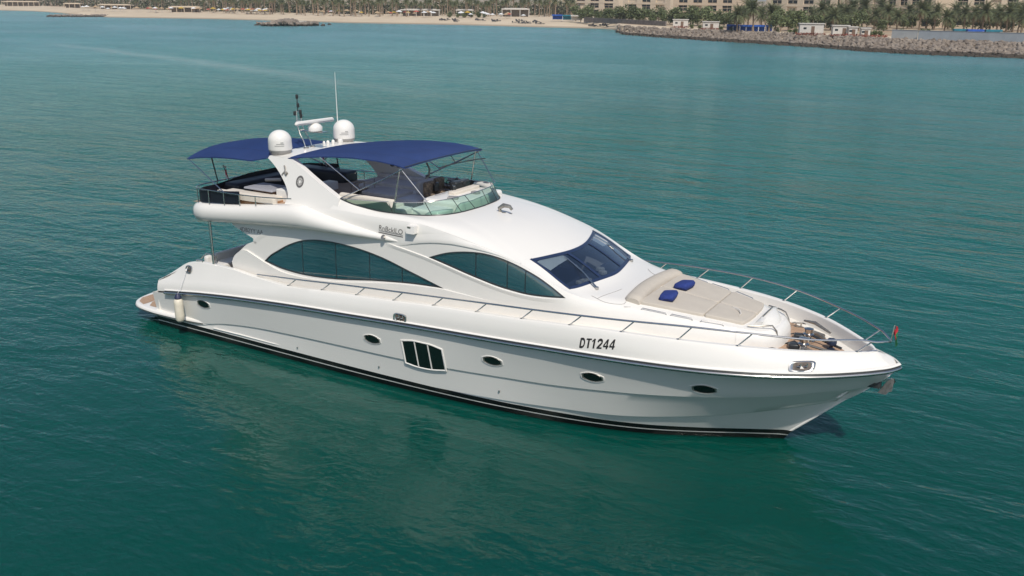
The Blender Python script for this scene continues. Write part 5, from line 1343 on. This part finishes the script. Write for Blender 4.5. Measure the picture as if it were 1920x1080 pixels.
# grey hoarding
def hoarding(b0, d0, b1, d1, h, mat, label):
    p0, p1 = at(b0, d0, 2.3), at(b1, d1, 2.3); L = (p1-p0).length; o = empty('hoarding', p0, math.atan2(p1.y-p0.y, p1.x-p0.x), label=label, cat='hoarding'); n = max(2, int(L/2.4))
    for i in range(n): m_ = MB(); m_.box(((i+.5)*L/n, 0.004*(i % 2), h/2), (L/n-.02, .08, h)); m_.build('panel', mat, o, smooth=False)
    m_ = MB(); m_.box((L/2, -.03, h+.04), (L, .16, .08)); m_.build('capping', mat, o, smooth=False)
hoarding(1672, 262, 1721, 259, 2.3, simple('pale_grey_sheet', (.42, .43, .43), .6, vary=.08, scale=.5), 'pale grey hoarding section beside the red hedge')
hoarding(1722, 258, 2000, 252, 2.3, simple('blue_grey_sheet', (.30, .33, .36), .6, vary=.08, scale=.5), 'long blue grey hoarding running to the right edge above the breakwater')
# low wall left of the huts
m_ = MB(); p0, p1 = at(1092, 405, 2.2), at(1252, 345, 2.2); L = (p1-p0).length
for k in range(int(L/3)): m_.box(((k+.5)*3, 0, .8+.05*(k % 2)), (2.98, .5, 1.9))
o = m_.build('retaining_wall', simple('grey_stone', (.17, .15, .14), .95, vary=.3, scale=1), smooth=False, label='low grey retaining wall at the back of the beach', cat='wall'); o.location = p0; o.rotation_euler[2] = math.atan2(p1.y-p0.y, p1.x-p0.x)
# blue covers and teal awning
MB_ = simple('bright_blue_fabric', (.012, .085, .40), .7, vary=.2, scale=1); MTl = simple('teal_fabric', (.012, .16, .23), .7, vary=.2, scale=1)
def cabana(name, b, d, L, h, mat, label, group=None):
    o = empty(name, at(b, d, 2.3), R(20), label=label, cat='cabana', group=group)
    m_ = MB(); m_.box((0, 0, h-.25), (L, 2.2, .5)); m_.box((0, .9, h*.5), (L*.96, .1, h*.8)); m_.build('canopy', mat, o, smooth=False)
    m_ = MB()
    for sx in (-1, 1):
        for sy in (-1, 1): m_.tube([(sx*L*.46, sy*1.0, 0), (sx*L*.46, sy*1.0, h-.4)], .05, 5)
    m_.build('post', M['whitecloth'], o, split=True); return o
for b, d in ((1366, 300), (1378, 300), (1391, 299), (1402, 299), (1414, 299), (1426, 300), (1440, 301)): cabana('beach_cabana', b, d, 1.9, 2.0, MB_, 'bright blue fabric cabana under the palm clump', 'blue cabanas under the palm clump')
for b, d in ((1802, 284), (1828, 282), (1862, 283)): cabana('pool_cabana', b, d, 4.0, 2.2, MTl if b != 1828 else MB_, {1802: 'teal fabric cabana behind the hoarding, left one of three', 1828: 'bright blue cabana between two teal ones behind the hoarding', 1862: 'teal fabric cabana behind the hoarding near the right edge'}[b])
# pavilions, parasols and sunbeds along the far beach
MPI = simple('shaded_interior', (.16, .135, .11), .9, vary=.5, scale=.4)
def pavilion(b, d, L, h, mat, label):
    o = empty('beach_pavilion', at(b, d, 2.3), R(30), label=label, cat='pavilion'); m_ = MB(); m_.box((0, 0, h), (L, 5, .5)); m_.box((0, 0, h+.35), (L*.8, 3.6, .3)); m_.build('roof', mat, o, smooth=False)
    m_ = MB(); n = max(2, int(L/4))
    for k in range(n+1): m_.box((-L/2+.3+(L-.6)*k/n, -2.2, h/2), (.3, .3, h))
    m_.build('column', mat, o, smooth=False, split=True); m_ = MB(); m_.box((0, 1.0, h*.45), (L*.9, 2, h*.85)); m_.build('interior', MPI, o, smooth=False)
for b, d, L, h, lab in ((785, 492, 20, 3.0, 'long low white pavilion in the middle of the palm grove'), (868, 494, 9, 3.0, 'white pavilion above the green shrubs'), (963, 482, 14, 3.8, 'white framed pavilion near the resort end of the grove'), (215, 690, 22, 2.8, 'wide pale pavilion at the left of the far beach'), (345, 585, 18, 2.8, 'long pale pavilion among the left palms'), (40, 850, 30, 3.4, 'pale low building at the far left edge'), (136, 745, 12, 3.0, 'small pale cabin between the two left pavilions')):
    pavilion(b, d, L, h, MH if b > 400 else MW2, lab)
def parasol_proto(mat, label, group):
    o = empty('parasol', label=label, cat='parasol', group=group); m_ = MB(); m_.lathe([(1.5, 2.2), (1.1, 2.45), (.1, 2.9)], n=8); m_.build('canopy', mat, o, smooth=False)
    m_ = MB(); m_.tube([(0, 0, 0), (0, 0, 2.6)], .05, 5); m_.build('pole', M['whitecloth'], o); return o
cols = [('red', simple('red_parasol', (.40, .09, .06), .8)), ('yellow', simple('yellow_parasol', (.50, .33, .05), .8)), ('straw', simple('straw_parasol', (.42, .30, .18), .9)), ('white', M['whitecloth'])]
pp = {}
for i in range(110):
    c, m_ = cols[(0, 2, 3, 3, 2, 1, 3, 2)[i % 8]]; b = 455+i*2.0+rnd.uniform(-3, 3) if i < 26 else rnd.uniform(560, 1000) if i < 66 else rnd.uniform(150, 455)
    d = wl_dist(b)+rnd.uniform(38, 58); loc = at(b, d, 2.05)
    if c not in pp: pp[c] = parasol_proto(m_, c+' parasol at the back of the far beach', c+' parasols on the far beach'); pp[c].location = loc
    else: copy_thing(pp[c], loc, rnd.uniform(0, 3), rnd.uniform(.8, 1.15))
m_ = MB(); m_.rbox((0, 0, .35), (2.0, .8, .18), .05); m_.rbox((-.8, 0, .62), (.5, .8, .5), .05)
for sx in (-.8, .8):
    for sy in (-.3, .3): m_.box((sx, sy, .13), (.07, .07, .3))
MDB = simple('dark_sunbed', (.06, .06, .065), .8)
sb = m_.build('sunbed', MDB, smooth=False, label='dark sunbed on the open sand of the far beach', cat='sunbed', group='dark sunbeds on the far beach')
for i in range(44):
    b = [830, 845, 895, 925, 965, 985, 1005, 1110, 1130][i % 9]+rnd.uniform(-9, 9); d = wl_dist(b)+(rnd.uniform(12, 30) if b < 1060 else rnd.uniform(6, 14)); z = float(np.interp(d-wl_dist(b), [0, 6, 18, 38], [-.05, .5, 1.2, 1.9]))
    o = sb if i == 0 else sb.copy()
    if i: COL.objects.link(o)
    o.location = at(b, d, z); o.rotation_euler[2] = rnd.uniform(-.4, .6)
for i, (b, d, mat, lab) in enumerate(((1042, 425, MB_, 'blue and white beach stall left of the low grey wall'), (1078, 415, MH, 'white beach stall beside the low grey wall'), (1062, 420, MTl, 'teal beach stall between the blue and white ones'))): cabana('beach_stall', b, d, 5, 2.3, mat, lab)

# ---- haze over the bay
hz = NM('sea_haze'); hv = hz.n('ShaderNodeVolumePrincipled'); hv.inputs['Color'].default_value = (.93, .95, .97, 1); hv.inputs['Density'].default_value = .00022; hv.inputs['Anisotropy'].default_value = .2
hz.t.nodes.remove(hz.b); hz.t.links.new(hv.outputs[0], hz.out.inputs['Volume'])
mb = MB(); mb.box((0, 1200, 16), (8600, 8600, 40)); tag(mb.build('haze', hz.m, smooth=False), 'thin pale sea haze over the whole bay', 'haze', kind='stuff')
